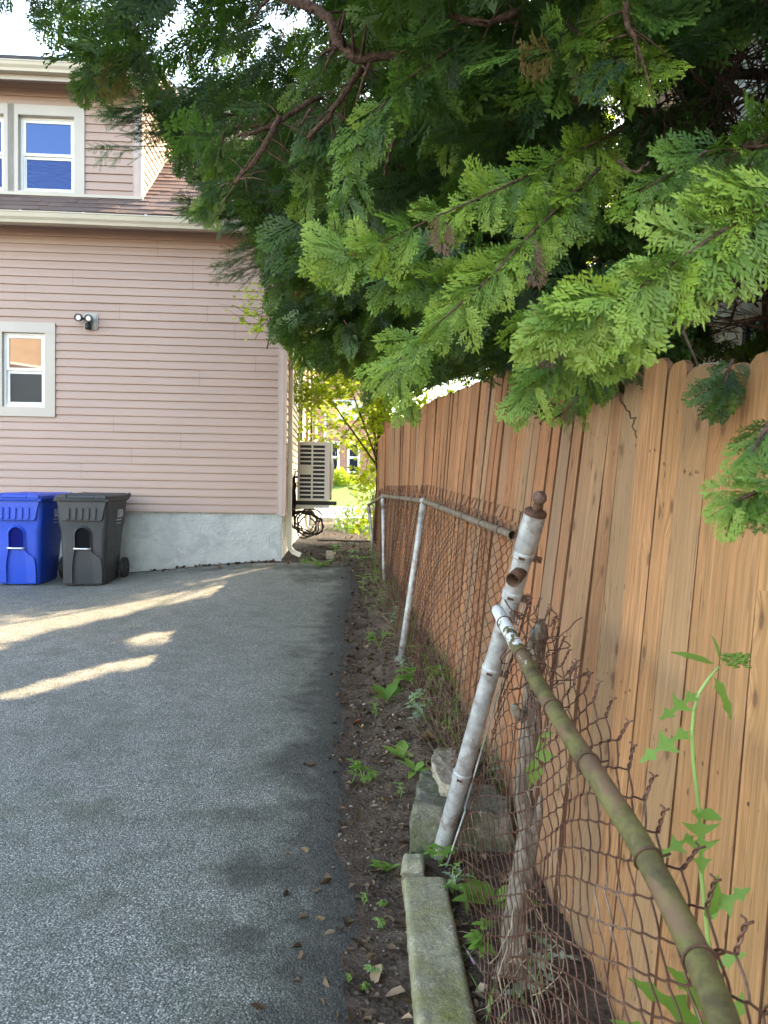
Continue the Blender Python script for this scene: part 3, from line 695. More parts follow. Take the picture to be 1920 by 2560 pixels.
# ------------------------------------------------------------------ wheeled bins
def rr_ring(hw, y0, y1, z, r=.06, n=5, top=None):
    pts = []
    for (cx, cy, a0) in ((hw-r, y0+r, -90), (hw-r, y1-r, 0), (-hw+r, y1-r, 90), (-hw+r, y0+r, 180)):
        for k in range(n): a = rad(a0+90*k/(n-1)); pts.append((cx+r*math.cos(a), cy+r*math.sin(a), z))
    return pts
def bin_(name, loc, rz, m, label):
    t = empty(name, loc); t.rotation_euler = (0, 0, rz); tag(t, label, 'bin', 'wheeled bins by the house')
    # front is -y; narrower foot, a step in at mid height like the moulded originals
    mb = MB(); secs = [(.0, .235, .03, .56, .05), (.03, .245, .022, .60, .06), (.42, .265, .004, .66, .07), (.60, .272, -.004, .70, .07), (.68, .285, -.012, .72, .05), (.93, .298, -.02, .76, .05)]; t.scale = (.95, 1, 1)
    rings = [rr_ring(h_, a, b_, z, r) for z, h_, a, b_, r in secs]
    mb.loft(rings); body = mb.build('body', m, t, origin=O0, auto=50)
    # arched pocket: frame standing proud around a face coloured dark to paint the recess shade, flared skirt below
    mb = MB(); arc = [(.085*math.cos(a), .56+.08*math.sin(a)) for a in np.linspace(0, math.pi, 11)]
    inn = [(.085, .40)]+arc+[(-.085, .40)]; out_ = [(.118, .36)]+[(x*1.28, .56+(z-.56)*1.3) for x, z in arc]+[(-.118, .36)]
    yb = lambda z: np.interp(z, [0, .03, .42, .6, .68, .93], [.03, .022, .004, -.004, -.012, -.02])
    for i in range(len(inn)-1):
        a, b_, c, d = inn[i], inn[i+1], out_[i+1], out_[i]
        mb.add([(p[0], yb(p[1])-.026, p[1]) for p in (a, b_)] + [(p[0], yb(p[1])-.003, p[1]) for p in (c, d)] + [(p[0], yb(p[1])-.001, p[1]) for p in (a, b_)], [(0, 1, 2, 3), (0, 4, 5, 1)])
    for sgn in (-1, 1):
        col = [(.085, .40), (.105, .30), (.118, .20), (.118, .02)]; co_ = [(.118, .36), (.205, .30), (.222, .2), (.222, .02)]
        for i in range(3):
            P_ = [col[i], col[i+1], co_[i+1], co_[i]]
            mb.add([(sgn*p[0], yb(p[1])-.030, p[1]) for p in P_]+[(sgn*p[0], yb(p[1])+.02, p[1]) for p in P_], [(0, 1, 2, 3), (0, 4, 5, 1), (2, 6, 7, 3)])
        mb.add([(sgn*p[0], yb(p[1])-y_, p[1]) for p, y_ in (((.085, .40), .03), ((.118, .36), .03), ((.118, .36), .0), ((.085, .40), .0))], [(0, 1, 2, 3)])
    mb.build('front_moulding', m, body, origin=O0)
    mb = MB(); mb.add([(p[0], yb(p[1])-.0045, p[1]) for p in inn], [tuple(range(len(inn)))]); mb.build('pocket', simple('pocket_'+name, (.006, .0065, .008) if m is GREYP else (.003, .008, .11), .7, spec=.05), body, origin=O0)
    mb = MB(); mb.tube([(-.1, -.022, .405), (-.04, -.024, .404), (.04, -.024, .404), (.1, -.022, .405)], [.013, .0105, .0105, .013], 10); mb.build('grab_bar', STEEL, t, origin=O0, smooth=True)
    # apron under the lid with pressed ribs
    mb = MB(); ap = [(-.285, .94), (.285, .94), (.262, .86), (.235, .735), (.215, .715), (-.215, .715), (-.235, .735), (-.262, .86)]
    mb.prism([(x, -.052, z) for x, z in ap], (0, .02, 0)); mb.b2((-.31, -.075, .93), (.31, -.03, .955))
    for k in range(5):
        x = -.15+k*.075; mb.prism([(x-.017, -.053, .73), (x+.017, -.053, .73), (x+.022, -.053, .86), (x-.022, -.053, .86)], (0, -.016, 0))
    mb.build('apron', m, body, origin=O0, bevel=.006)
    mb = MB(); mb.loft([rr_ring(.312, -.075, .79, .935, .05), rr_ring(.316, -.08, .80, .95, .05), rr_ring(.316, -.08, .80, .966, .05), rr_ring(.30, -.06, .78, .972, .05)]); mb.build('rim', m, body, origin=O0, auto=50)
    mb = MB(); L_ = [(.972, .305, -.07, .80), (.990, .303, -.066, .80), (1.004, .285, -.04, .78), (1.016, .21, .03, .70), (1.022, .12, .10, .6)]
    mb.loft([rr_ring(h_, a, b_, z, .06) for z, h_, a, b_ in L_]); ld = mb.build('lid', m, t, origin=O0, auto=45)
    mb = MB()
    for s_ in (-1, 1): mb.prism([(s_*.16, -.088, .966), (s_*.29, -.088, .966), (s_*.285, -.088, .995), (s_*.17, -.088, 1.005)], (0, .26, .012))
    mb.b2((-.15, -.096, .968), (.15, -.075, .984)); mb.build('lid_handle', m, ld, origin=O0, bevel=.006)
    mb = MB(); mb.tube([(-.25, .86, 1.0), (.25, .86, 1.0)], .017, 10)
    for s_ in (-1, 1): mb.prism([(s_*.27, .70, .93), (s_*.27, .88, .97), (s_*.27, .88, 1.02), (s_*.27, .72, .99)], (s_*.035, 0, 0))
    mb.build('handle_bar', m, t, origin=O0, bevel=.004)
    for s_ in (-1, 1):
        mb = MB(); mb.lathe([(.06, -.03), (.118, -.03), (.127, -.022), (.127, .022), (.118, .03), (.09, .03), (.085, .022), (.02, .024)], (s_*.295, .64, .127), (s_, 0, 0), 28); wh = mb.build('wheel', BLACKP, t, origin=O0, auto=40)
        mb = MB()
        for k in range(6):
            a = k*math.pi/3; R_ = Matrix.Rotation(a, 4, 'X'); mb.add([R_ @ Vector(p)+Vector((s_*.295, .64, .127)) for p in ((s_*.026, .015, -.012), (s_*.031, .09, -.008), (s_*.031, .09, .008), (s_*.026, .015, .012))], [(0, 1, 2, 3)])
        mb.build('spoke', simple('hub_plastic', (.04, .04, .042), .5), wh, origin=O0)
    # print on the right-hand side
    cu = bpy.data.curves.new('lettering', 'FONT'); cu.body = 'USA'; cu.size = .125; cu.extrude = .0008; cu.offset = .004; cu.space_character = 1.05
    tmp = bpy.data.objects.new('tmp', cu); COL.objects.link(tmp); me = bpy.data.meshes.new_from_object(tmp); bpy.data.objects.remove(tmp)
    me.materials.clear(); me.materials.append(WHITEP); to = bpy.data.objects.new('lettering', me); COL.objects.link(to); to.parent = t
    xs_ = .2945; to.location = (xs_+.0035, .33, .745); to.rotation_euler = (rad(90)-.06, 0, rad(90)); to.scale = (1.0, 1.0, 1)
    to.rotation_euler = Matrix(((0, .055, 1), (1, 0, 0), (0, 1, -.055))).to_euler()
    mb = MB(); q = random.Random(3)
    for z_, n_ in ((.705, 9), (.668, 8)):
        y_ = .34
        for k in range(n_):
            wd = q.uniform(.012, .022); x_ = .272+(.298-.272)*(z_-.6)/.33*.92+.006; mb.b2((x_, y_, z_), (x_+.0015, y_+wd, z_+.018)); y_ += wd+.006
    mb.build('small_print', WHITEP, t, origin=O0)
    return t
def binloc(px, Y):
    x = float(at(px, 1460, Y)[0]); return (x, Y, float(g0(x, Y+.3))+.02)
bin_('recycling_bin', binloc(42, 8.52), rad(2), BLUEP, 'bright blue wheeled recycling bin against the house wall')
bin_('rubbish_bin', binloc(207, 8.52), rad(3.5), GREYP, 'charcoal grey wheeled bin with a black wheel showing, beside the blue bin')

# ------------------------------------------------------------------ white neighbour house behind the wooden fence
nb = empty('neighbor_house', (3.75, 2.0, 0)); tag(nb, 'white sided house glimpsed through branches above the wooden fence', 'house')
mb = MB(); siding(mb, lambda w, o, z: (-o, w, z), 0, 9.2, .3, 6.4, [(1.2, 2.3, 1.6, 3.2), (5.0, 6.1, 1.6, 3.2), (1.2, 2.3, 4.3, 5.8)], e=.12); mb.build('side_siding', WHITES, nb, origin=O0)
mb = MB(); mb.b2((.04, .0, .0), (7, 9.2, 6.4)); mb.build('wall_core', simple('white_wall', (.6, .6, .6), .6), nb, origin=O0)
for y_ in (-.03, 9.12): mb = MB(); mb.b2((-.024, y_, .3), (.03, y_+.11, 6.4)); mb.build('corner_board', VINYLW, nb, origin=O0)
mb = MB(); mb.prism([(-.4, -.3, 6.35), (3.5, -.3, 8.6), (7.4, -.3, 6.35), (7.4, -.3, 6.5), (3.5, -.3, 8.75), (-.4, -.3, 6.5)], (0, 9.8, 0)); mb.build('roof', DKROOF, nb, origin=O0)
for a0, a1, z0_, z1_ in ((1.2, 2.3, 1.6, 3.2), (5.0, 6.1, 1.6, 3.2), (1.2, 2.3, 4.3, 5.8)):
    mb = MB(); f_ = .09
    for a, b_ in (((-.04, a0-f_, z0_-f_), (.03, a0, z1_+f_)), ((-.04, a1, z0_-f_), (.03, a1+f_, z1_+f_)), ((-.04, a0, z1_), (.03, a1, z1_+f_)), ((-.04, a0, z0_-f_), (.03, a1, z0_)), ((-.02, a0, (z0_+z1_)/2-.03), (.03, a1, (z0_+z1_)/2+.03))): mb.b2(a, b_)
    w_ = mb.build('window', VINYLW, nb, origin=O0); mb = MB(); mb.b2((.0, a0, z0_), (.035, a1, z1_)); mb.build('pane', GLASS, w_, origin=O0)
# ------------------------------------------------------------------ brick house across the street
BY = 44.0; bx = lambda px: float(at(px, 1150, BY)[0]); bz = lambda py: float(at(830, py, BY)[2])
bh = empty('brick_house', (bx(830), BY, 0)); tag(bh, 'red brick house with white windows across the street beyond the alley', 'house')
ox = bx(830)
def B2(m_, a, b_): m_.b2((a[0]-ox, a[1], a[2]), (b_[0]-ox, b_[1], b_[2]))
mb = MB(); B2(mb, (bx(700), 0, .8), (bx(960), 9, 9)); mb.build('wall', BRICK, bh, origin=O0)
mb = MB(); B2(mb, (bx(690), -.5, 9), (bx(970), 9.5, 9.3)); mb.build('roof', DKROOF, bh, origin=O0)
for xa, xb in ((812, 849), (868, 900)):
    z0_, z1_ = bz(1183), bz(1103); a, b_ = bx(xa), bx(xb); f_ = .13
    mb = MB()
    for p, q in (((a, -.06, z0_), (a+f_, .02, z1_)), ((b_-f_, -.06, z0_), (b_, .02, z1_)), ((a, -.058, z1_-f_), (b_, .02, z1_)), ((a, -.058, z0_), (b_, .02, z0_+f_)), ((a, -.05, (z0_+z1_)/2-.06), (b_, .02, (z0_+z1_)/2+.06))): B2(mb, p, q)
    w_ = mb.build('window', VINYLW, bh, origin=O0); mb = MB(); B2(mb, (a+f_, -.03, z0_+f_), (b_-f_, .01, z1_-f_)); mb.build('pane', GLASS, w_, origin=O0)
    mb = MB(); B2(mb, (a-.15, -.09, z0_-.16), (b_+.15, .02, z0_-.01)); mb.build('sill', STON, bh, origin=O0)
    mb = MB(); m_ = 9; arcp = [(a-.1+(b_-a+.2)*k/m_-ox, -.05, z1_+.02+.3*math.sin(math.pi*k/m_)*.8) for k in range(m_+1)]
    top_ = [(p[0], p[1], p[2]+.42) for p in arcp[::-1]]; mb.prism(arcp+top_, (0, .09, 0)); mb.build('window_arch', STON, bh, origin=O0)
mb = MB(); B2(mb, (bx(810), -.07, bz(1120)), (bx(814), .02, bz(1020))); mb.build('downspout', VINYLW, bh, origin=O0)
mb = MB(); B2(mb, (bx(812), -.06, bz(1050)), (bx(905), .02, bz(1000))); w_ = mb.build('window', simple('grey_sash', (.4, .4, .4), .5), bh, origin=O0)
mb = MB(); B2(mb, (bx(690), -.02, .5), (bx(970), .0, bz(1207))); mb.build('foundation', simple('brown_stone', (.22, .12, .07), .85), bh, origin=O0)
# ------------------------------------------------------------------ house behind the camera (its roof and chimney show in the lower pane)
rh = empty('stucco_house', (-11.5, -16, 0)); tag(rh, 'orange stucco house with a brick chimney mirrored in the lower window pane', 'house')
mb = MB(); mb.b2((-5, -8, 0), (-.75, 0, 9)); mb.b2((-.75, -8, 0), (4.2, -.5, 4.6)); mb.build('wall', ORANGE, rh, origin=O0)
mb = MB(); mb.add([(-5, 2.4, 4.3), (4.5, 2.4, 3.6), (4.5, .02, 5.6), (-5, .02, 6.75)], [(0, 1, 2, 3)]); mb.b2((-5.2, -8.2, 9), (-.6, .2, 9.2)); rr_ = mb.build('roof', simple('brown_shingle', (.15, .09, .065), .9, var=.25, nscale=9), rh, origin=O0)
mb = MB(); mb.tube([(-5, .05, 6.72), (4.5, .05, 5.58)], .09, 4); mb.build('trim', VINYLW, rr_, origin=O0)
mb = MB(); mb.tube([(-1.6, 1.9, 4.4), (.4, 1.0, 5.2)], .07, 4); mb.build('trim', VINYLW, rr_, origin=O0)
mb = MB(); mb.b2((-.62, -1.2, 4), (-.12, -.6, 6.95)); mb.b2((-.68, -1.26, 6.6), (-.06, -.54, 6.75)); mb.build('chimney', STON, rh, origin=O0)
# ------------------------------------------------------------------ wooden fence
FY = [-1, .5, 1, 1.62, 3, 5, 7, 9, 10.15]; FXp = [.86, .80, .78, .755, .665, .50, .30, .07, -.09]
fenX = lambda y: float(np.interp(y, FY, FXp))
fenT = lambda y: float(np.interp(y, [-1, 1, 1.85, 3.1, 4.5, 6.5, 9, 9.6, 10.15], [1.62, 1.66, 1.75, 1.95, 2.08, 2.15, 2.13, 2.08, 2.0]))
fenL = lambda y: float(np.interp(y, [-1, 1, 1.8, 3, 5, 7, 9], [.03, .045, .06, .105, .075, .03, .0]))
def picket_run(name, label, path, step=.14, group=None):
    """path(i) -> base x, y, top z, lean, direction angle"""
    t = empty(name, (path(0)[0], path(0)[1], 0)); tag(t, label, 'fence')
    mb = MB(); nails = MB(); i = 0
    while True:
        q = path(i)
        if q is None: break
        x, y, zt, ln, an = q
        d = Vector((math.cos(an), math.sin(an), 0)); nrm = Vector((math.sin(an), -math.cos(an), 0))*-1
        w = .140-random.choice((.0025, .003, .003, .0035, .004, .005, .008)); th = .017
        zb = float(g0(x, y))-.06; zt += random.uniform(-.012, .012)
        off = random.uniform(-.005, .005); rl = random.uniform(-.004, .004); tw = random.uniform(-.007, .007)
        tint = random.random()
        lean = lambda z: Vector((-nrm.x, -nrm.y, 0))*(math.tan(ln)*(z-1.2))
        c = .034
        outl = [(-w/2, zb), (w/2, zb)] + [(w/2, zb+(zt-c-zb)*k/4) for k in (1, 2, 3, 4)] + [(w/2-.009, zt-.014), (w/2-c, zt), (-w/2+c, zt), (-w/2+.009, zt-.014)] + [(-w/2, zb+(zt-c-zb)*k/4) for k in (4, 3, 2, 1)]
        vs = []; uv = []
        for s_ in (0, 1):
            for u, z in outl:
                p = Vector((x, y, z)) + d*(u+rl*(z-1)) + nrm*(off-th*s_ + tw*u/.07 + .004*math.sin(z*2.3+i)) + lean(z)
                vs.append(p); uv.append((u+.07 + (.3 if s_ else 0), z))
        n = len(outl)
        mb.add(vs, [tuple(range(n)), tuple(range(n, 2*n))[::-1]] + [(k, (k+1) % n, n+(k+1) % n, n+k) for k in range(n)], uv=uv, tint=tint, mi=[0, 0]+[1]*n)
        for zn in (zt-.26, .5*(zt+zb)-.02, zb+.32):
            for u in (-.042, -.012, .03):
                if random.random() < .12: continue
                zz = zn+random.uniform(-.012, .012); p = Vector((x, y, zz))+d*(u+random.uniform(-.006, .006))+nrm*(off+.001)+lean(zz)
                nails.add([p+d*a+Vector((0, 0, b_)) for a, b_ in ((-.0022, -.004), (.0022, -.004), (.0026, .0), (.0022, .005), (-.0022, .005), (-.0026, 0))], [(0, 1, 2, 3, 4, 5)])
        i += 1
    mb.mat2 = EDGE; mb.build('board_panel', WOOD, t, recalc=True)
    nails.build('nail', RUST, t, recalc=False)
    for fz_ in (.26, .95, 1.6):
        rl_ = MB()
        for k in range(0, i-1, 2):
            a, b_ = path(k), path(min(k+2, i-1))
            nr = Vector((math.sin(a[4]), -math.cos(a[4]), 0))*-1
            f1 = lambda q: Vector((q[0], q[1], q[2]-fz_)) - nr*(.045+.0) - nr*(math.tan(q[3])*(q[2]-fz_-1.2))
            rl_.tube([f1(a), f1(b_)], .035, 4)
        rl_.build('rail', WOOD, t)
    for k in range(0, i, 17):
        a = path(k); nr = Vector((math.sin(a[4]), -math.cos(a[4]), 0))*-1; p = Vector((a[0], a[1], 0)) - nr*.13
        pl_ = MB(); pl_.box((p.x-nr.x*math.tan(a[3])*.2, p.y, a[2]/2-.1), (.09, .09, a[2]+.1)); pl_.build('post', WOOD, t)
    return t
ysb = [-.9]
while ysb[-1] < 10.1:
    y = ysb[-1]; s = (fenX(y+.05)-fenX(y-.05))/.1; ysb.append(y+.14/math.sqrt(1+s*s))
def fpath(i):
    if i >= len(ysb): return None
    y = ysb[i]; s = (fenX(y+.2)-fenX(y-.2))/.4
    return fenX(y), y, fenT(y), fenL(y), math.atan2(1, s)
picket_run('wooden_fence', 'tall reddish cedar picket fence leaning beside the rusty chain link', fpath)
def fpath2(i):
    if i > 14: return None
    return .02+.136*i, 10.55+.14*i*.9, 2.28+.018*i, 0, .75
picket_run('wooden_fence', 'paler short run of wooden fence showing above the far end of the tall fence', fpath2)

# ------------------------------------------------------------------ chain link
def link_wires(mb, S, ns, nh, rw, sides=4, sub=4, barb=.055, amp=1.0, wob=.004):
    """S(s, h) -> (point, along, out): ns wires, nh half turns"""
    for i in range(ns):
        pts = []; ph = random.uniform(-.1, .1)
        for k in range(nh*sub+1):
            h = k/(nh*sub); a = math.pi*k/sub + (math.pi if i % 2 else 0)
            c = .62*(2/math.pi)*math.asin(max(-1, min(1, math.cos(a)))) + .38*math.cos(a)
            P_, A_, N_ = S((i+.5 + c*.535*amp)/ns, h)
            pts.append(P_ + N_*(rw*1.1*math.sin(a+.6) + wob*math.sin(i*.9+h*9)))
        mb.tube(pts, rw, sides, cap=True)
        # twisted ends above the top selvage, every second pair
        if barb and i % 2 == 0 and i+1 < ns:
            P_, A_, N_ = S((i+1)/ns, 1.0); up = (P_ - S((i+1)/ns, .94)[0]).normalized()
            up = (up + A_*random.uniform(-.25, .25) + N_*random.uniform(-.2, .2)).normalized()
            for s_ in (0, 1):
                tp = []
                for k in range(11):
                    q = k/10; a = q*math.pi*3.2 + s_*math.pi
                    rr_ = rw*1.25*(1 if q < .8 else 1+(q-.8)*14)
                    tp.append(P_ + up*(q*barb) + (A_*math.cos(a) + N_*math.sin(a))*rr_)
                mb.tube(tp, rw*.95, sides)
V3 = lambda p: Vector(tuple(map(float, p)))
RT = [(3.38, at(1281, 1338, 3.38)), (5.3, at(1059, 1252, 5.3)), (8.3, at(958, 1240, 8.3)), (10.3, at(922, 1262, 10.3))]
rt = lambda y: np.array([np.interp(y, [r[0] for r in RT], [r[1][k] for r in RT]) for k in range(3)])
BT = [(3.15, at(1126, 1950, 3.15)), (5.25, at(1012, 1626, 5.25)), (8.28, at(962, 1452, 8.28)), (10.25, at(934, 1370, 10.25))]
bt = lambda s: np.array([np.interp(s, [0, .275, .71, 1], [r[1][k] for r in BT]) for k in range(3)])
cf = empty('chain_link_fence', (float(RT[1][1][0]), 5.3, 0)); tag(cf, 'rusty chain link fence with grey posts standing in front of the wooden boards', 'fence')
def Sfar(s, h):
    y = 3.34+(10.3-3.34)*s; T = rt(y); B_ = bt(s)
    T = T + np.array([.028, 0, .05]); hh = h
    P_ = B_*(1-hh)+T*hh + np.array([-.06, 0, 0])*math.sin(math.pi*h)*math.sin(math.pi*min(1, s*3.6)) * .8
    P_ = P_ + np.array([.03*math.sin(s*31+h*3)*(1-h), 0, 0])
    A_ = rt(y+.05)-rt(y-.05); A_ = V3(A_).normalized(); N_ = Vector((-1, 0, .05)).normalized()
    return V3(P_), A_, N_
mb = MB(); link_wires(mb, Sfar, 150, 33, .0022, 4, 4, .06); mb.build('wire_mesh', WIRE, cf, smooth=True, recalc=False)
# top rail in two lengths, open at the near end
mb = MB(); ring = []
pts = [rt(y) for y in np.linspace(3.38, 8.3, 12)]; mb.tube(pts, .0185, 14, cap=False); mb.tube(pts, .0150, 14, cap=False)
a, b_ = pts[0], pts[1]
mb.build('top_rail', RAILN, cf, smooth=True, recalc=False)
mb = MB(); mb.tube([rt(3.375), rt(3.40)], .0186, 14, cap=False); mb.tube([rt(8.3), rt(9.3), rt(10.3)], .0185, 10); mb.build('top_rail', RAILN, cf, smooth=True)
for k, (yb, tp, bp) in enumerate(((5.3, at(1059, 1262, 5.3), at(1005, 1630, 5.24)), (8.3, at(958, 1250, 8.3), at(961, 1456, 8.27)), (10.3, at(922, 1268, 10.3), at(934, 1376, 10.25)))):
    t_, b_ = V3(tp), V3(bp); d = (t_-b_).normalized(); mb = MB()
    mb.tube([b_-d*.15, b_.lerp(t_, .3), b_.lerp(t_, .7), t_], .0235, 14)
    for f_ in (.33, .62): mb.tube([b_.lerp(t_, f_), b_.lerp(t_, f_)+d*.004], .0246, 14)
    p_ = mb.build('post', GALV, cf, smooth=True)
    mb = MB(); mb.lathe([(.0275, -.075), (.0275, -.01), (.029, .0), (.022, .022), (.014, .034)], t_+Vector((0, 0, -.01)), d, 14); mb.tube([rt(yb-.03), rt(yb+.03)], .0225, 12); mb.build('loop_cap', GALV, p_, smooth=True)
def tie(mb, c, axis, r, rw=.0022, tail=None):
    ax = Vector(axis).normalized(); q = Vector((0, 0, 1)).rotation_difference(ax)
    mb.tube([Vector(c)+q @ Vector((r*math.cos(a), r*math.sin(a), .004*a/6)) for a in np.linspace(0, 2*math.pi*1.05, 22)], rw, 5)
    if tail: mb.tube([Vector(c)+q @ Vector((r, 0, 0)), Vector(c)+Vector(tail)*.5, Vector(c)+Vector(tail)], rw, 5)
for y in (3.55, 3.85, 4.2, 4.75, 5.8, 6.6, 7.4): mb = MB(); tie(mb, rt(y), rt(y+.1)-rt(y-.1), .0205, .0018, (.02, .01, -.05)); mb.build('wire_tie', RUST, cf, smooth=True)
# leaning terminal post
PB, PT = V3(at(1093, 2160, 2.86)), V3(at(1338, 1285, 2.42)); PD = (PT-PB).normalized(); PL = (PT-PB).length
pp = empty('fence_post', tuple(PB)); tag(pp, 'thick grey leaning pipe post topped by a rusty ball', 'post')
onp = lambda f_: PB+PD*(PL*f_)
mb = MB(); mb.tube([PB-PD*.12]+[onp(x) for x in np.linspace(0, 1, 14)], .0305, 22); mb.build('pipe', GALV, pp, smooth=False, auto=40)
mb = MB(); mb.lathe([(.031, -.13), (.0350, -.125), (.0360, -.06), (.0350, -.01), (.034, .0)], PT, PD, 22); mb.build('sleeve', GALV, pp, auto=40)
mb = MB(); mb.lathe([(.0318, -.03), (.0335, .0), (.0318, .012)], PB, PD, 20); mb.build('rusty_foot', RUST, pp, smooth=True)
mb = MB(); mb.lathe([(.0345, -.004), (.036, .0), (.0355, .009), (.031, .013), (.018, .016)], PT, PD, 20); mb.lathe([(.014, .0), (.014, .03), (.012, .036)], PT+PD*.01, PD, 12); cp = mb.build('cap', RUST, pp, auto=40)
mb = MB(); rb = .0225; mb.lathe([(max(.001, rb*math.sin(a)), -rb*math.cos(a)) for a in np.linspace(.02, math.pi-.02, 15)], PT+PD*.055, PD, 20); mb.build('ball', m_rust('rust_ball', (.06, .03, .022), (.2, .12, .09)), cp, smooth=True)
side = Vector((1, -.25, 0)); side = (side-PD*side.dot(PD)).normalized(); fwd = PD.cross(side).normalized()
if fwd.y > 0: fwd = -fwd
for f_, wd in ((.90, .020), (.80, .026), (.60, .024), (.29, .03)):
    mb = MB(); c = onp(f_); mb.lathe([(.0306, -wd/2-.004), (.0345, -wd/2), (.0352, -wd/2+.004), (.0338, 0), (.0352, wd/2-.004), (.0345, wd/2), (.0306, wd/2+.004)], c, PD, 22)
    bd = mb.build('brace_band', GALV, pp, auto=40)
    mb = MB(); R_ = Matrix((side, fwd, PD)).transposed(); mb.box(c+side*.046+fwd*.004, (.026, .010, wd*.9), R_); mb.tube([c+side*.046-fwd*.012, c+side*.046+fwd*.02], .0045, 8); mb.box(c+fwd*.036-side*.004, (.020, .006, .007), R_); mb.build('bolt', RUST, bd)
cc = onp(.862)   # open rail cup facing the camera
mb = MB(); ca = (fwd*.93 - side*.30 - Vector((0, 0, .12))).normalized()
mb.lathe([(.0215, -.02), (.023, .012), (.0235, .052), (.0205, .052), (.0195, .004), (.018, .002)], cc+fwd*.031, ca, 20); mb.build('rail_cup', RUST, pp, smooth=True)
mb = MB(); tb = [onp(f_)+side*.041+fwd*.006 for f_ in (.80, .60, .40, .2)] + [V3(at(1162, 2030, 2.72)), V3(at(1112, 2180, 2.76))]
mb.tube(tb, .0036, 6); mb.build('tension_bar', GALV, pp, smooth=True)
# fallen near length: its rail has dropped across the post
RN = [(1244, 1526, 2.40), (1290, 1612, 2.10), (1362, 1738, 1.72), (1432, 1850, 1.46), (1508, 1966, 1.28), (1592, 2096, 1.15), (1668, 2238, 1.05), (1744, 2390, .95), (1800, 2530, .86), (1850, 2680, .78), (1905, 2860, .68)]
rn = [V3(at(*p)) for p in RN]
nf = empty('chain_link_fence', tuple(rn[4])); tag(nf, 'collapsed near length of chain link hanging from a mossy green brown rail', 'fence')
for name, sl, m_, r_ in (('top_rail', slice(0, 10), RAILL, .0188),):
    mb = MB(); fine = []
    for i in range(len(rn)-1):
        for k in range(6): fine.append(rn[i].lerp(rn[i+1], k/6))
    fine.append(rn[-1]); mb.tube([rn[0]+(rn[0]-rn[1]).normalized()*.004]+fine, [.015]+[r_]*len(fine), 26); o = mb.build(name, m_, nf, smooth=False, auto=50)
def near_pt(y):
    ys_ = [p.y for p in rn][::-1]; return np.array([np.interp(y, ys_, [p[k] for p in rn][::-1]) for k in range(3)])
def Snear(s, h):
    y = .52 + (2.60-.52)*s
    R_ = near_pt(min(y, 2.36)); lx = np.interp(y, [.4, .8, 1.2, 1.75, 2.2, 2.6], [.035, .035, .05, .09, .10, .10])
    T = np.array([R_[0]+lx, y - .0, R_[2]+.012+.02*math.sin(y*9)])
    ppb = onp(np.clip(.02+.74*h, 0, 1))
    bx_ = np.interp(y, [.4, 1.0, 1.6, 2.1, 2.6], [.30, .30, .30, .295, .29]); B_ = np.array([bx_, y, float(g0(bx_, y))+.03])
    bulge = np.array([-.035*math.sin(math.pi*h)*np.interp(y, [.4, 1.2, 2.2], [1.4, 1.2, .3]), 0, 0])
    P_ = B_*(1-h)+T*h + bulge
    k = sm((s-.80)/.2); E = np.array([ppb.x+.05, ppb.y-.05, ppb.z]); P_ = P_*(1-k)+E*k
    P_ = P_ + np.array([.007*math.sin(y*9+h*8)+.003*math.sin(y*31+h*19), .01*math.sin(h*13+y*7), .0])
    return V3(P_), Vector((0, 1, 0)), Vector((-1, 0, 0))
random.seed(5)
mb = MB(); link_wires(mb, Snear, 48, 34, .0018, 6, 6, .045, 1.0, .002); mb.build('wire_mesh', WIRE, nf, smooth=True, recalc=False)
for y in (2.28, 2.0, 1.63, 1.36, 1.11, .94): mb = MB(); tie(mb, near_pt(y), near_pt(y+.05)-near_pt(y-.05), .0208, .0018 if y > 1.2 else .002, (.04, .02, .0)); mb.build('wire_tie', RUST, nf, smooth=True)
# tangle of pulled wire where the mesh tore off the post
mb = MB(); q = random.Random(8)
for k in range(20):
    c = V3(at(q.uniform(1290, 1390), q.uniform(1560, 1760), q.uniform(2.0, 2.35))); p = [c]; d = Vector((q.uniform(-1, 1), q.uniform(-1, 1), q.uniform(-1, 1))).normalized()
    for i in range(9):
        d = (d + Vector((q.uniform(-1, 1), q.uniform(-1, 1), q.uniform(-1, 1)))*.75).normalized(); p.append(p[-1]+d*.017)
    mb.tube(p, .0018, 5)
for (a, b_, c_) in (((1300, 1540), (1326, 1530), (1324, 1492)), ((1330, 1548), (1362, 1548), (1376, 1520)), ((1350, 1560), (1376, 1566), (1390, 1540)), ((1350, 1650), (1408, 1696), (1434, 1664)), ((1370, 1702), (1430, 1700), (1468, 1682)), ((1262, 1500), (1274, 1520), (1300, 1545))):
    p = [V3(at(*a, 2.1)), V3(at(*b_, 2.07)), V3(at(*c_, 2.05))]; mb.tube(p, .0022, 6)
    d = (p[2]-p[1]).normalized(); n_ = d.cross(Vector((0, 1, 0))).normalized(); m2 = d.cross(n_)
    for s_ in (0, 1): mb.tube([p[1].lerp(p[2], t)+(n_*math.cos(t*11+s_*math.pi)+m2*math.sin(t*11+s_*math.pi))*.0032*(1+2.5*max(0, t-.85)/.15) for t in np.linspace(.35, 1.05, 12)], .0021, 5)
mb.build('loose_wire', WIRE, nf, smooth=True, recalc=False)

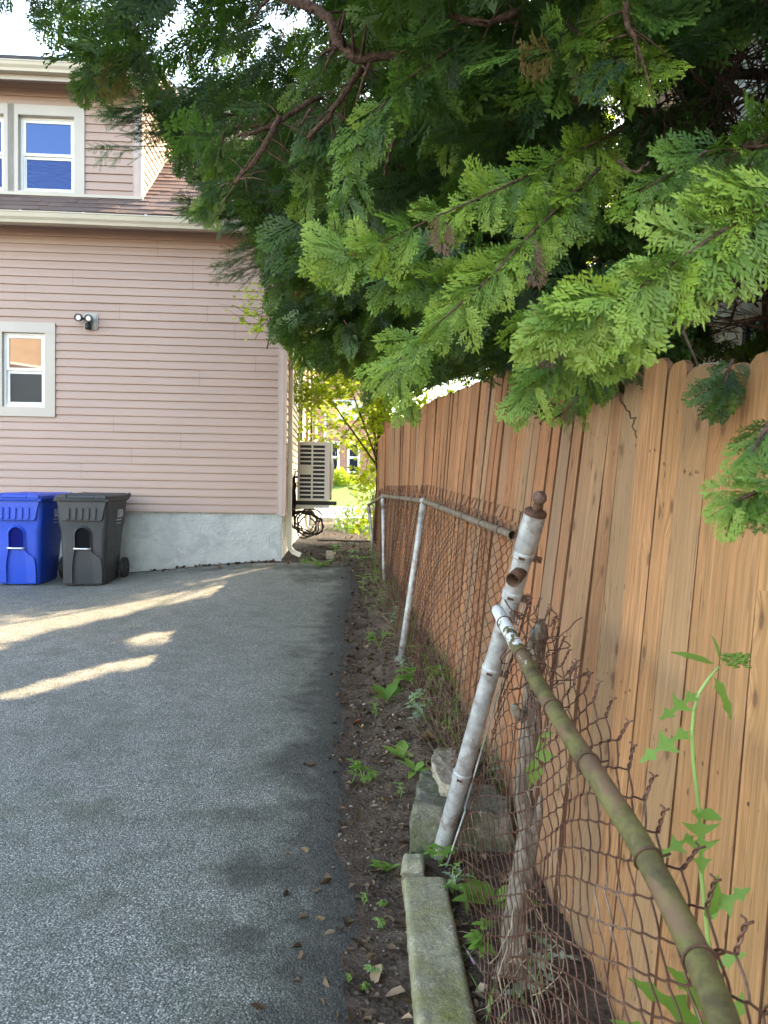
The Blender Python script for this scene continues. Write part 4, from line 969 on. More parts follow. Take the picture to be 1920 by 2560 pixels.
# ------------------------------------------------------------------ kerb, stones, dead trunk
def rocky(mb, rings, amp, fr, seed, sub=1):
    mb.loft(rings)
def rough_box(name, A, B, C, D, zt, zb, m, amp=.006, n=(60, 14, 10), seed=0, round_=.012):
    """slab with corners A,B (near edge) and D,C (far edge); skin roughened by noise"""
    A, B, C, D = map(np.array, (A, B, C, D)); mb = MB()
    nu, nv, nz = n; prof = [(0, 0)]; sect = [(0, k/nz) for k in range(nz)] + [(k/nv, 1) for k in range(nv)] + [(1, 1-k/nz) for k in range(nz+1)]
    P_ = []
    for i in range(nu+1):
        u = i/nu; L0, L1 = A+(D-A)*u, B+(C-B)*u; row = []
        e_ = min(u, 1-u)
        for v, h in sect:
            p = L0+(L1-L0)*v; z = zb+(zt-zb)*h
            x_, y_ = p[0], p[1]
            k = amp*((fbm(x_*9+seed, y_*9+z*7, 4)-.47)*2 + 1.1*(fbm(x_*40+seed, y_*40+z*31, 3)-.45))
            wv = np.linalg.norm(L1-L0); ed = min(v, 1-v)*wv
            dz_ = -round_*max(0, 1-ed/round_)**2 if h == 1 else 0
            if h == 1: z += k+dz_ - (.02*max(0, 1-e_*nu/1.5))
            n_ = (L1-L0)/wv; sgn = -1 if v < .5 else 1
            if h < 1: p = p + n_*sgn*k*1.2
            row.append((p[0], p[1], z))
        P_.append(row)
    mb.grid(P_)
    for r_ in (P_[0], P_[-1]): mb.add(r_, [tuple(range(len(r_)))])
    return mb.build(name, m, None, smooth=True, origin=(float((A+C)[0]/2), float((A+C)[1]/2), zb))
f2 = lambda px, py, Y: at(px, py, Y)[:2]
_d = at(1040, 2560, 1.96)[:2]-at(1006, 2205, 2.66)[:2]; kl = at(1006, 2205, 2.66)[:2]+_d*(2.4/.7); _d = at(1186, 2560, 1.96)[:2]-at(1112, 2205, 2.66)[:2]; kr = at(1112, 2205, 2.66)[:2]+_d*(2.4/.7)
o = rough_box('kerb', tuple(kl), tuple(kr), f2(1112, 2205, 2.66), f2(1006, 2205, 2.66), .078, -.12, KERB, .006, (150, 16, 8), 3)
tag(o, 'long mossy concrete kerb running along the foot of the fallen chain link', 'kerb')
o = rough_box('kerb_end', f2(1001, 2185, 2.69), f2(1060, 2180, 2.69), f2(1062, 2130, 2.80), f2(1010, 2130, 2.82), .085, -.1, KERB, .010, (10, 8, 6), 9)
tag(o, 'small cracked mossy piece broken off the far end of the kerb', 'kerb')
def stone(name, label, cat, pts, zt, zb, m, seed, amp=.02, taper=.82, tilt=0, n=72):
    """boulder from a plan outline; layered rings pulled in towards the top and roughened"""
    pts = np.array(pts, float); c = pts.mean(0); mb = MB()
    ang = np.linspace(0, 1, n+1)[:-1]; seg = np.concatenate([pts, pts[:1]]); d = np.concatenate([[0], np.cumsum(np.linalg.norm(np.diff(seg, axis=0), axis=1))]); d /= d[-1]
    o = np.stack([np.interp(ang, d, seg[:, k]) for k in range(2)], 1); rings = []
    for h in list(np.linspace(0, 1, 12))+[1.0, 1.0, 1.0, 1.0]:
        j = len(rings); s_ = 1-(1-taper)*h**2.2
        if j >= 12: s_ *= (.90, .66, .38, .08)[j-12]
        q = c+(o-c)*s_; z = zb+(zt-zb)*h
        k1 = fbm(q[:, 0]*11+seed, q[:, 1]*11+z*13, 4)-.47; k2 = fbm(q[:, 0]*34+seed, q[:, 1]*34+z*37, 3)-.45
        nrm = (q-c)/np.maximum(np.linalg.norm(q-c, axis=1), 1e-3)[:, None]
        f_ = 1 if j < 12 else .3
        q = q + nrm*((k1*2.2+k2*.8)*amp*f_)[:, None]
        zz = z + (k1*1.4+k2*.8)*amp*(1.2 if j >= 11 else .2) + tilt*(q[:, 0]-c[0])
        rings.append([(a[0], a[1], b_) for a, b_ in zip(q, zz)])
    mb.loft(rings); ob = mb.build(name, m, None, smooth=True, origin=(c[0], c[1], zb)); tag(ob, label, cat); return ob
stone('boulder', 'mossy green grey stone block lying behind the foot of the leaning post', 'stone', [f2(1026, 2090, 2.86), f2(1100, 2100, 2.84), f2(1290, 2100, 2.84), f2(1296, 2060, 3.05), f2(1200, 2010, 3.25), f2(1050, 1960, 3.3), f2(1030, 2000, 3.1)], .215, -.05, BOUL, 4, .024, .9, -.12)
stone('concrete_chunk', 'pale rough concrete chunk tilted on top of the mossy block', 'stone', [f2(1100, 1985, 2.98), f2(1135, 1985, 2.95), f2(1150, 1950, 3.1), f2(1140, 1890, 3.42), f2(1085, 1895, 3.42), f2(1078, 1935, 3.2)], .268, .135, SLAB, 8, .016, .93, -.1)
random.seed(21)
TK = [(1262, 2445, 2.02, .034), (1275, 2395, 2.05, .040), (1292, 2290, 2.09, .036), (1302, 2200, 2.13, .0335), (1316, 2083, 2.2, .034), (1312, 1980, 2.24, .031), (1320, 1860, 2.28, .030), (1324, 1745, 2.30, .029), (1342, 1660, 2.31, .033), (1340, 1580, 2.32, .028), (1350, 1556, 2.33, .016)]
def gnarl(mb, P_, amp=.25, n=18, seed=0):
    Q = []
    for i in range(len(P_)-1):
        for k in range(7): Q.append([P_[i][j]+(P_[i+1][j]-P_[i][j])*k/7 for j in range(4)])
    Q.append(P_[-1]); rings = []
    pts = [Vector(q[:3]) for q in Q]
    for i, q in enumerate(Q):
        t = (pts[min(i+1, len(Q)-1)]-pts[max(i-1, 0)]).normalized(); a = t.cross(Vector((0, 1, 0))).normalized(); b_ = t.cross(a)
        rings.append([pts[i]+(a*math.cos(th)+b_*math.sin(th))*q[3]*(1+amp*2*(float(fbm(3+math.cos(th)*1.6+seed, 5+math.sin(th)*1.6+i*.13, 4))-.47)+.12*math.sin(th*5+i*.09)) for th in np.linspace(0, 2*math.pi, n+1)[:-1]])
    mb.loft(rings)
mb = MB(); gnarl(mb, [(*(at(a, b_, c)+np.array([.010*math.sin(k_*2.1), .008*math.cos(k_*1.7), 0])), r_*.84) for k_, (a, b_, c, r_) in enumerate(TK)], .5)
for st in ([(1322, 1800, 2.30, .020), (1295, 1785, 2.28, .018), (1284, 1765, 2.27, .012)], [(1340, 1610, 2.3, .026), (1352, 1585, 2.26, .022), (1350, 1560, 2.25, .014)], [(1275, 2400, 2.04, .03), (1250, 2430, 2.0, .016), (1238, 2452, 1.98, .005)], [(1330, 2080, 2.2, .022), (1345, 2040, 2.2, .014), (1352, 1990, 2.2, .006)], [(1290, 2380, 2.06, .026), (1305, 2440, 2.02, .014), (1312, 2475, 2.0, .006)], [(1325, 1760, 2.3, .024), (1342, 1790, 2.28, .016), (1350, 1850, 2.28, .007)]):
    gnarl(mb, [(*at(a, b_, c), r_) for a, b_, c, r_ in st], .3, 12, 4)
o = mb.build('dead_tree', STUMPB, None, smooth=True, origin=tuple(at(1275, 2395, 2.05))); tag(o, 'bare grey gnarled dead trunk woven through the fallen chain link', 'dead tree')
mb = MB(); q = random.Random(5)
for k in range(16):
    x, y = q.uniform(1270, 1400), q.uniform(2150, 2480); p = [V3(at(x, y, q.uniform(1.85, 2.1)))]; d = Vector((q.uniform(-.4, .4), q.uniform(-.3, .3), -1))
    for i in range(6): d = (d+Vector((q.uniform(-.6, .6), q.uniform(-.6, .6), q.uniform(-.3, .3)))).normalized(); p.append(p[-1]+d*.03)
    mb.tube(p, .0011, 4)
tag(mb.build('dry_vine', simple('straw', (.36, .29, .19), .8, var=.3, nscale=20), smooth=True), 'pale dry vine strands hanging at the foot of the dead trunk', 'vine')

# ------------------------------------------------------------------ weeds and litter
def gp(px, py):
    lo, hi = .5, 60.0
    for _ in range(60):
        m_ = (lo+hi)/2; p = at(px, py, m_)
        if p[2] > float(g(p[0], p[1])): lo = m_
        else: hi = m_
    return V3(at(px, py, lo))
def blade(mb, base, d, up, L, W, lob=0, nl=3, droop=.5, tint=.4, n=9, fold=.25, peak=.45):
    base = Vector(base); d = Vector(d).normalized(); up = Vector(up); side = d.cross(up).normalized(); up = side.cross(d).normalized()
    vs = []; fs = []
    for i in range(n+1):
        t = i/n; w = (t/peak)**.7 if t < peak else ((1-t)/(1-peak))**.75
        sw_ = 0
        if lob:
            fr = (nl*t*1.05+.12) % 1.0; sw_ = max(0, 1-abs(fr-.62)/.38)**1.5 if t < .88 else .45; w *= (1-lob)+lob*sw_*1.25
        w = max(w, .05 if i < n else 0)*W/2
        c = base + d*(L*t*(1-.18*droop*t)) - up*(droop*L*.45*t*t)
        sl = d - up*(droop*.9*t); nn = side.cross(sl).normalized()
        vs += [c-side*w+nn*fold*w, c, c+side*w+nn*fold*w]
        if lob and .1 < t < .9: vs[-3] -= d*w*.45*sw_; vs[-1] -= d*w*.45*sw_
    for i in range(n):
        for k in (0, 1): fs.append((i*3+k, i*3+k+1, i*3+k+4, i*3+k+3))
    mb.add(vs, fs, tint=tint)
def weed(kind, p, size, label, seed, tint=None, group=None, name='weed'):
    size *= 1.25
    q = random.Random(seed); p = Vector(p); t = empty(name, tuple(p)); tag(t, label, 'weed', group)
    lf, st = MB(), MB()
    if kind == 'rosette':
        for k in range(7):
            a = k*2.4+q.random(); el = q.uniform(.25, .9); d = Vector((math.cos(a)*math.cos(el), math.sin(a)*math.cos(el), math.sin(el)))
            blade(lf, p, d, (0, 0, 1), size*q.uniform(.6, 1), size*q.uniform(.3, .42), 0, 3, q.uniform(.3, .9), (tint or .4)+q.uniform(-.1, .1))
    elif kind == 'silver':
        for k in range(3):
            a = q.uniform(0, 6.3); top = p+Vector((math.cos(a)*.3, math.sin(a)*.3, q.uniform(.4, .8)))*size; st.tube([p, p.lerp(top, .5)+Vector((0, 0, .03)), top], .0022, 5)
            for j in range(7):
                b_ = j*2.4+a; blade(lf, p.lerp(top, .25+.75*j/6), (math.cos(b_), math.sin(b_), q.uniform(-.1, .6)), (0, 0, 1), size*q.uniform(.35, .55), size*.28, .75, 3, .6, (tint or .88)+q.uniform(-.1, .1), 16)
    elif kind == 'seedling':
        top = p+Vector((q.uniform(-.15, .15), q.uniform(-.15, .15), 1))*size; st.tube([p, p.lerp(top, .5)+Vector((.01, 0, 0)), top], .002, 5)
        for j in range(9):
            b_ = j*2.2; blade(lf, p.lerp(top, .3+.7*j/8), (math.cos(b_), math.sin(b_), q.uniform(.1, .5)), (0, 0, 1), size*q.uniform(.35, .55), size*.24, 0, 3, .5, (tint or .5)+q.uniform(-.15, .15))
    elif kind == 'lobed':
        for k in range(4):
            a = q.uniform(0, 6.3); top = p+Vector((math.cos(a)*.35, math.sin(a)*.35, q.uniform(.5, .9)))*size; st.tube([p, p.lerp(top, .5)+Vector((0, 0, .02)), top], .0018, 5)
            for b_ in (-1.1, 0, 1.1, 2.2, -2.2):
                d = Vector((math.cos(a+b_), math.sin(a+b_), .1)); blade(lf, top, d, (0, 0, 1), size*.5*(1 if abs(b_) < 1.5 else .6), size*.34, .35, 2, .4, (tint or .45)+q.uniform(-.1, .1))
    elif kind == 'tuft':
        for k in range(40):
            a = q.uniform(0, 6.3); e_ = q.uniform(.7, 1.45); blade(lf, p+Vector((q.uniform(-.02, .02), q.uniform(-.02, .02), 0)), (math.cos(a)*math.cos(e_), math.sin(a)*math.cos(e_), math.sin(e_)), (0, 0, 1), size*q.uniform(.5, 1), .005, 0, 1, q.uniform(.3, 1.1), (tint or .35)+q.uniform(-.2, .2), 5)
    lf.build('foliage', WEEDL, t, smooth=True, recalc=False)
    if st.v: st.build('stem', STEMG, t, smooth=True)
    return t
for k, (kd, px, py, sz, lb, ti) in enumerate([
    ('seedling', 906, 1492, .17, 'upright bright seedling with paired leaves at the asphalt edge before the far posts', .5),
    ('lobed', 934, 1464, .12, 'yellowish green weed at the foot of the straight thin post', .6),
    ('silver', 990, 1556, .17, 'silvery cut leaved weed just left of the slanted middle post', .9),
    ('lobed', 948, 1622, .12, 'small pale green weed in the dirt before the slanted middle post', .6),
    ('silver', 1004, 1672, .09, 'tiny silver leaved weed below the foot of the slanted post', .95),
    ('seedling', 1046, 1680, .14, 'bright green sprout with oval leaves near the chain link bottom', .45),
    ('rosette', 966, 1752, .19, 'broad leaved dark green dock in the middle of the dirt strip', .3),
    ('lobed', 1052, 1752, .19, 'maple like lobed green weed against the rusty mesh', .35),
    ('silver', 1066, 1810, .20, 'large pale drooping mugwort beside the rusty mesh', .85),
    ('seedling', 939, 1795, .07, 'tiny spurge like sprout among the pebbles', .5),
    ('rosette', 1004, 1896, .13, 'light green floppy weed in the dirt near the concrete chunk', .6),
    ('lobed', 909, 1966, .08, 'small clover like weed at the dirty asphalt edge', .45),
    ('seedling', 880, 1958, .09, 'thin little sprout beside the clover at the asphalt edge', .4),
    ('rosette', 1038, 1930, .10, 'single drooping leaf sprout left of the mossy stone block', .65),
    ('rosette', 966, 2180, .08, 'small toothed weed against the side of the kerb', .45),
    ('rosette', 1235, 2262, .16, 'broad dark green leaf growing behind the kerb at the dead trunk', .35),
    ('silver', 1270, 1965, .13, 'grey green cut leaved weed on top of the mossy block', .9),
    ('silver', 1330, 2490, .15, 'silvery weed pushing through the near mesh at the foot of the dead trunk', .9),
    ('lobed', 1225, 2400, .08, 'low green weed in the dirt right of the kerb', .4),
    ('silver', 1130, 2240, .09, 'little silvery weed at the foot of the leaning post', .8),
    ('lobed', 1100, 2170, .07, 'parsley like sprig at the rusty foot of the leaning post', .5),
    ('rosette', 800, 1418, .22, 'broad leaved weed by the elbow of the downspout', .5),
    ('lobed', 862, 1408, .22, 'leafy weed in the middle of the dark alley mouth', .45),
    ('lobed', 905, 1420, .18, 'pale weed at the right side of the alley mouth', .6),
    ('tuft', 760, 1412, .14, 'grass tuft at the foundation corner', .35),
    ('tuft', 935, 1390, .2, 'yellow green grass tuft beside the farthest thin post', .55),
    ('seedling', 955, 1520, .13, 'thin weed leaning over the dirt between the two grey posts', .5)]):
    p = gp(px, py); weed(kd, p, sz, lb, 40+k, ti)
q = random.Random(77)
for k in range(30):
    y = 1.75+q.random()**1.2*7.2; x = float(edge(y))+q.uniform(.04, .42); x = min(x, float(np.interp(y, FY, FXp))-.15)
    if y < 2.9 and x > -.02: x = -.06+q.uniform(-.03, .08)
    weed(q.choice(('seedling', 'lobed', 'rosette', 'seedling')), (x, y, float(g(x, y))), q.uniform(.03, .07)*(.5 if y < 3 else .8), 'tiny green sprout, one of many scattered over the dirt strip', 300+k, q.uniform(.35, .8), 'tiny sprouts scattered over the dirt strip', 'sprout')
# leaf sprig on the dead trunk
t = empty('leaf_sprig', tuple(at(1330, 1900, 2.12))); tag(t, 'bright green leaf sprig hanging against the dead trunk', 'leaves'); mb = MB()
for (a, d, L_, W_) in (((1338, 1896, 2.12), (-.1, -.2, -1), .075, .05), ((1340, 1890, 2.12), (.75, -.3, .12), .055, .036), ((1340, 1885, 2.12), (.5, -.2, .75), .05, .022), ((1350, 1842, 2.12), (.9, -.2, .35), .045, .018)): blade(mb, at(*a), d, (0, -1, .3), L_, W_, 0, 3, .3, .62)
mb.build('leaf', WEEDL, t, smooth=True, recalc=False); mb = MB(); mb.tube([at(1322, 1990, 2.15), at(1330, 1920, 2.13), at(1350, 1842, 2.12)], .0018, 5); mb.build('stem', STEMG, t)
# tall wild lettuce against the boards
ST = [(1800, 2960), (1776, 2420), (1766, 2300), (1754, 2193), (1746, 2012), (1733, 1900), (1730, 1831), (1735, 1775), (1748, 1732), (1772, 1695), (1798, 1666)]
LY = 1.32; t = empty('wild_lettuce', tuple(at(1800, 2960, LY))); tag(t, 'tall bending wild lettuce with jagged leaves in front of the wooden boards', 'plant')
mb = MB(); sp = [V3(at(*p, LY)) for p in ST]; sp[0].z = float(g(sp[0].x, sp[0].y)); mb.tube(sp, [.005, .0046, .0043, .0041, .0039, .0037, .0035, .0033, .0031, .0028, .002], 8); mb.build('stem', simple('lettuce_stem', (.22, .33, .09), .5, var=.15), t, smooth=True)
for (a, b_, W_, lob, nl, dr, ti) in (((1728, 1826), (1596, 1890), .05, .8, 2, .9, .33), ((1742, 1732), (1655, 1800), .045, .8, 2, -.3, .3), ((1786, 1660), (1685, 1624), .022, .3, 1, .3, .35), ((1800, 1660), (1792, 1588), .018, 0, 1, .5, .4), ((1784, 1692), (1846, 1800), .030, .5, 1, .8, .32), ((1746, 2010), (1756, 2180), .075, .85, 3, .1, .3), ((1742, 2030), (1804, 2045), .028, 0, 1, .4, .28), ((1738, 2088), (1640, 2140), .035, .75, 2, .5, .3), ((1764, 2290), (1866, 2215), .05, .7, 2, .9, .3), ((1768, 2310), (1800, 2200), .03, .4, 1, .5, .3), ((1780, 2420), (1860, 2380), .028, .5, 2, .5, .35), ((1790, 2560), (1690, 2420), .06, .6, 2, .4, .3), ((1795, 2600), (1600, 2440), .06, .6, 2, .5, .32), ((1800, 2700), (1560, 2540), .07, .6, 2, .6, .3), ((1800, 2640), (1860, 2500), .05, .6, 2, .6, .4)):
    mb = MB(); A_, B_ = V3(at(*a, LY)), V3(at(*b_, LY-.03)); blade(mb, A_, B_-A_, (0, -.6, .8), (B_-A_).length*1.05, W_*1.02, lob, nl+1, dr*.6, ti+.22, 30, .2, .45); mb.build('leaf', WEEDL, t, smooth=True, recalc=False)
mb = MB(); q = random.Random(2)
for k in range(26):
    p = V3(at(1800+q.uniform(0, 60), 1652+q.uniform(-16, 14), LY)); d = Vector((1, q.uniform(-.3, .3), q.uniform(-.2, .5))); mb.tube([p, p+d*.008, p+d*.014], [.0015, .0032, .0008], 6, tint=.6)
mb.build('flower_buds', WEEDL, t, smooth=True)
# scattered pebbles and dead leaves: too many to count
ico = np.array([(0, 0, 1), (.89, 0, .45), (.28, .85, .45), (-.72, .53, .45), (-.72, -.53, .45), (.28, -.85, .45), (.72, .53, -.45), (-.28, .85, -.45), (-.89, 0, -.45), (-.28, -.85, -.45), (.72, -.53, -.45), (0, 0, -1)])
icf = np.array([(0, 1, 2), (0, 2, 3), (0, 3, 4), (0, 4, 5), (0, 5, 1), (1, 6, 2), (2, 7, 3), (3, 8, 4), (4, 9, 5), (5, 10, 1), (6, 7, 2), (7, 8, 3), (8, 9, 4), (9, 10, 5), (10, 6, 1), (11, 7, 6), (11, 8, 7), (11, 9, 8), (11, 10, 9), (11, 6, 10)])
def strip_pts(n, spread=1.0, y0=1.3, y1=9.4):
    y = y0+(y1-y0)*rng.random(n)**1.5; x = edge(y)+rng.normal(.16, .16*spread, n); k = (x < .5) & (x > edge(y)-.35); return x[k], y[k]
def drop_in(x, y, r, lift, tint, flat=(.35, .75)):
    n = len(x); s = r[:, None, None]*(.7+.6*rng.random((n, 12, 3)))*.5*ico[None]*np.stack([np.ones(n), np.ones(n)*.85, rng.uniform(*flat, n)], -1)[:, None]
    a = rng.random(n)*6.28; c, sn = np.cos(a), np.sin(a); R_ = np.zeros((n, 3, 3)); R_[:, 0, 0] = c; R_[:, 0, 1] = -sn; R_[:, 1, 0] = sn; R_[:, 1, 1] = c; R_[:, 2, 2] = 1
    v = np.einsum('nij,nkj->nki', R_, s) + np.stack([x, y, g(x, y)+r*lift], -1)[:, None]
    f_ = (np.arange(n)*12)[:, None, None]+icf[None]; return v.reshape(-1, 3), f_.reshape(-1, 3), np.repeat(tint, 12)
xa, ya = strip_pts(1500); xb = rng.normal(.0, .09, 260); yb_ = rng.normal(3.75, .4, 260); xc = rng.uniform(-.05, .07, 260); yc = rng.uniform(1.4, 3, 260)
x = np.concatenate([xa, xb, xc]); y = np.concatenate([ya, yb_, yc]); r_ = np.concatenate([rng.gamma(1.6, .0035, len(xa))+.004, rng.gamma(1.8, .005, 260)+.005, rng.gamma(2, .003, 260)+.004])
x1 = rng.uniform(-4, -.3, 200); y1 = rng.uniform(1.8, 9.3, 200); x = np.concatenate([x, x1]); y = np.concatenate([y, y1]); r_ = np.concatenate([r_, rng.gamma(2, .0018, 200)+.003])
v, f_, ti = drop_in(x, y, np.minimum(r_, .026), .12, np.concatenate([rng.random(len(x)-200)**1.7*.9, rng.random(200)*.3]))
o = mesh_np('gravel', v, f_, PEB, tint=ti); tag(o, 'small pale pebbles strewn over the dirt strip', 'gravel', kind='stuff')
def leaf_litter(x, y, L, tint, seed=0):
    n = len(x); base = np.array([(-.5, 0, .0), (-.2, -.28, .12), (.2, -.25, .1), (.5, 0, .02), (.2, .25, .16), (-.2, .28, .1), (0, 0, .0)]); fc = np.array([(0, 1, 6), (1, 2, 6), (2, 3, 6), (3, 4, 6), (4, 5, 6), (5, 0, 6)])
    a = rng.random(n)*6.28; b_ = rng.normal(0, .45, n); sh = (.7+.6*rng.random((n, 7, 3)))
    s = base[None]*sh*L[:, None, None]; s[:, :, 1] *= rng.uniform(.35, 1.1, n)[:, None]; s[:, :, 2] *= rng.uniform(.3, 3, n)[:, None]
    s2 = s.copy(); s2[:, :, 0] = s[:, :, 0]*np.cos(b_)[:, None]-s[:, :, 2]*np.sin(b_)[:, None]; s2[:, :, 2] = s[:, :, 0]*np.sin(b_)[:, None]+s[:, :, 2]*np.cos(b_)[:, None]
    c, sn = np.cos(a)[:, None], np.sin(a)[:, None]; v = np.stack([s2[:, :, 0]*c-s2[:, :, 1]*sn+x[:, None], s2[:, :, 0]*sn+s2[:, :, 1]*c+y[:, None], s2[:, :, 2]+(g(x, y)+.004+L*.14)[:, None]], -1)
    return v.reshape(-1, 3), ((np.arange(n)*7)[:, None, None]+fc[None]).reshape(-1, 3), np.repeat(tint, 7)
xa, ya = strip_pts(3600, 1.2); xb = rng.uniform(.2, .7, 500); yb_ = rng.uniform(1.4, 6, 500); k = xb < np.interp(yb_, FY, FXp)-.05; xb, yb_ = xb[k], yb_[k]
xc = rng.uniform(-1.25, 0, 800); yc = 9.3+rng.random(800)**1.4*6; xd = rng.uniform(-3.1, -1.2, 200); yd = 9.7+(xd+1.26)*.061-.06-np.abs(rng.normal(0, .09, 200))
x = np.concatenate([xa, xb, xc, xd]); y = np.concatenate([ya, yb_, yc, yd]); L = rng.gamma(2.2, .008, len(x))+.006; L[-200:] *= 1.6
v, f_, ti = leaf_litter(x, y, np.minimum(L, .07), rng.random(len(x))**1.5); o = mesh_np('leaf_litter', v, f_, LITM, tint=ti); tag(o, 'brown dead leaf scraps over the dirt and along the wall foot', 'litter', kind='stuff')
mb = MB(); q = random.Random(31)
for k in range(900):
    y = 3.1+q.random()**1.2*6.4; x0 = np.interp(y, FY, FXp)-q.uniform(.03, .36)*np.interp(y, [3, 6, 10], [1, .9, .5]); p = Vector((x0, y, float(g(x0, y))+q.uniform(0, .01))); d = Vector((q.uniform(-1, 1), q.uniform(-1, 1), q.uniform(-.02, 1.6))).normalized(); L_ = q.uniform(.05, .38)
    mb.tube([p, p+d*L_*.5+Vector((q.uniform(-.02, .02), q.uniform(-.02, .02), .01)), p+d*L_+Vector((0, 0, -.03))], [.0016, .0013, .0007], 4)
for k in range(130):
    x0 = q.uniform(.22, .5); y = q.uniform(1.3, 2.75); p = Vector((x0, y, float(g(x0, y))+.005)); d = Vector((q.uniform(-1, 1), q.uniform(-1, 1), q.uniform(-.02, .7))).normalized(); L_ = q.uniform(.03, .16); mb.tube([p, p+d*L_*.5, p+d*L_+Vector((0, 0, -.01))], [.0012, .001, .0006], 4)
o = mb.build('dry_stems', simple('dry_stalks', (.20, .135, .085), .85, var=.4, nscale=9), smooth=True, recalc=False); tag(o, 'dry brown stalks and straw tangled in the foot of the rusty mesh', 'straw', kind='stuff')
# thin stems and grass behind the mesh
mb = MB(); q = random.Random(12)
for k in range(430):
    y = 3.2+q.random()**1.3*6.2; x0 = np.interp(y, FY, FXp)-q.uniform(.04, .32)*np.interp(y, [3, 6, 10], [1, .9, .5]); p = Vector((x0, y, float(g(x0, y))-.01)); a = q.uniform(0, 6.3); e_ = q.uniform(.9, 1.5)
    blade(mb, p, (math.cos(a)*math.cos(e_), math.sin(a)*math.cos(e_), math.sin(e_)), (0, 0, 1), q.uniform(.05, .24), q.choice((.003, .004, .005, .014)), 0, 1, q.uniform(.2, 1), q.uniform(.05, .75), 6)
for k in range(60):
    x0 = q.uniform(.24, .42); y = q.uniform(1.5, 2.7); a = q.uniform(0, 6.3); e_ = q.uniform(.5, 1.4); blade(mb, (x0, y, float(g(x0, y))), (math.cos(a)*math.cos(e_), math.sin(a)*math.cos(e_), math.sin(e_)), (0, 0, 1), q.uniform(.04, .14), q.choice((.004, .012)), 0, 1, q.uniform(.2, 1), q.uniform(.1, .7), 6)
o = mb.build('undergrowth', WEEDL, smooth=True, recalc=False); tag(o, 'thin grass and weed stems behind the rusty mesh', 'grass', kind='stuff')
def onestone(px, py, r, ti, lb):
    p = gp(px, py); v, f_, t_ = drop_in(np.array([p.x]), np.array([p.y]), np.array([r]), .3, np.array([ti])); o = mesh_np('pebble', v, f_, PEB, tint=t_, smooth=True); tag(o, lb, 'stone')
onestone(881, 1768, .042, .45, 'round brown pebble on the edge of the asphalt'); onestone(910, 1764, .03, .95, 'round pale grey pebble right of the brown one')
def oneleaf(px, py, L, m_, lb, tint=.9):
    p = gp(px, py); v, f_, t_ = leaf_litter(np.array([p.x]), np.array([p.y]), np.array([L]), np.array([tint])); o = mesh_np('dead_leaf', v, f_, m_, tint=t_); tag(o, lb, 'leaf')
oneleaf(894, 1812, .06, simple('red_leaf', (.32, .07, .03), .7), 'red fallen leaf at the edge of the asphalt'); oneleaf(902, 1824, .06, simple('yellow_leaf', (.55, .42, .15), .7), 'yellow fallen leaf below the red one')
oneleaf(1073, 1857, .09, LITM, 'large curled brown leaf left of the concrete chunk', .75); oneleaf(990, 2496, .07, LITM, 'curled brown leaf by the kerb at the bottom edge', .8); oneleaf(548, 1424, .16, LITM, 'dry brown leaf against the stucco base', .7)
mb = MB(); a, b_ = gp(1168, 2388), gp(1186, 2415); mb.tube([a+Vector((0, 0, .012)), b_+Vector((0, 0, .006))], .003, 8); tag(mb.build('drinking_straw', simple('pink_plastic', (.55, .32, .42), .4)), 'short pink plastic straw on the dirt behind the kerb', 'straw')
a = gp(812, 1318); mb = MB(); mb.box((-.62, 11.6, float(g0(-.62, 11.6))+.12), (.16, 1.5, .025), Matrix.Rotation(.5, 3, 'Z') @ Matrix.Rotation(-.06, 3, 'X')); tag(mb.build('plank', BOARDW, bevel=.004), 'weathered plank lying on the dark alley floor', 'plank')
mb = MB(); a = gp(824, 1398); mb.box((a.x, a.y+.05, a.z+.05), (.10, .16, .11), Matrix.Rotation(.15, 3, 'Z')); tag(mb.build('brick', SLAB, bevel=.008), 'half brick lying at the alley mouth', 'brick')
# ------------------------------------------------------------------ trees
SIL = np.array([(-4000, -9000), (-4000, 20), (0, 40), (60, 95), (110, 125), (165, 165), (190, 190), (215, 240), (265, 268), (330, 285), (400, 330), (418, 420), (470, 480), (560, 530), (610, 590), (640, 660), (655, 760), (668, 850), (705, 865), (740, 905), (800, 945), (880, 950), (960, 975), (1080, 975), (1130, 950), (1200, 950), (1260, 990), (1300, 1035), (1400, 1050), (1480, 1045), (1560, 965), (1640, 965), (1700, 935), (1760, 905), (1830, 930), (1880, 905), (1920, 900), (7000, 900), (7000, -9000)], float)
def inpoly(x, y, poly):
    r = np.zeros(np.shape(x), bool); j = len(poly)-1
    for i in range(len(poly)):
        xi, yi = poly[i]; xj, yj = poly[j]
        c = ((yi > y) != (yj > y)) & (x < (xj-xi)*(y-yi)/((yj-yi) if abs(yj-yi) > 1e-9 else 1e-9)+xi)
        r ^= c; j = i
    return r
HOLES = [(432, 68, 30, 22, 1), (1535, 290, 24, 50, .9), (1530, 370, 26, 26, .95), (1515, 480, 18, 40, .9), (1640, 230, 60, 40, .75), (1890, 230, 70, 200, .72), (1860, 740, 90, 120, .75), (1600, 120, 25, 25, .8), (1770, 590, 90, 70, .5), (1480, 640, 30, 30, .6)]
PATCH = [[(-700, 1720), (0, 1564), (180, 1528), (360, 1500), (500, 1480), (575, 1470), (520, 1490), (420, 1515), (290, 1544), (140, 1578), (0, 1612), (-700, 1800)],
         [(-250, 1650), (0, 1600), (90, 1590), (0, 1628), (-250, 1690)],
         [(370, 1590), (495, 1574), (505, 1588), (470, 1606), (380, 1612), (350, 1605)],
         [(455, 1630), (385, 1662), (230, 1702), (70, 1742), (20, 1752), (70, 1724), (210, 1684), (350, 1648)],
         [(512, 1544), (545, 1540), (535, 1550), (510, 1552)]]
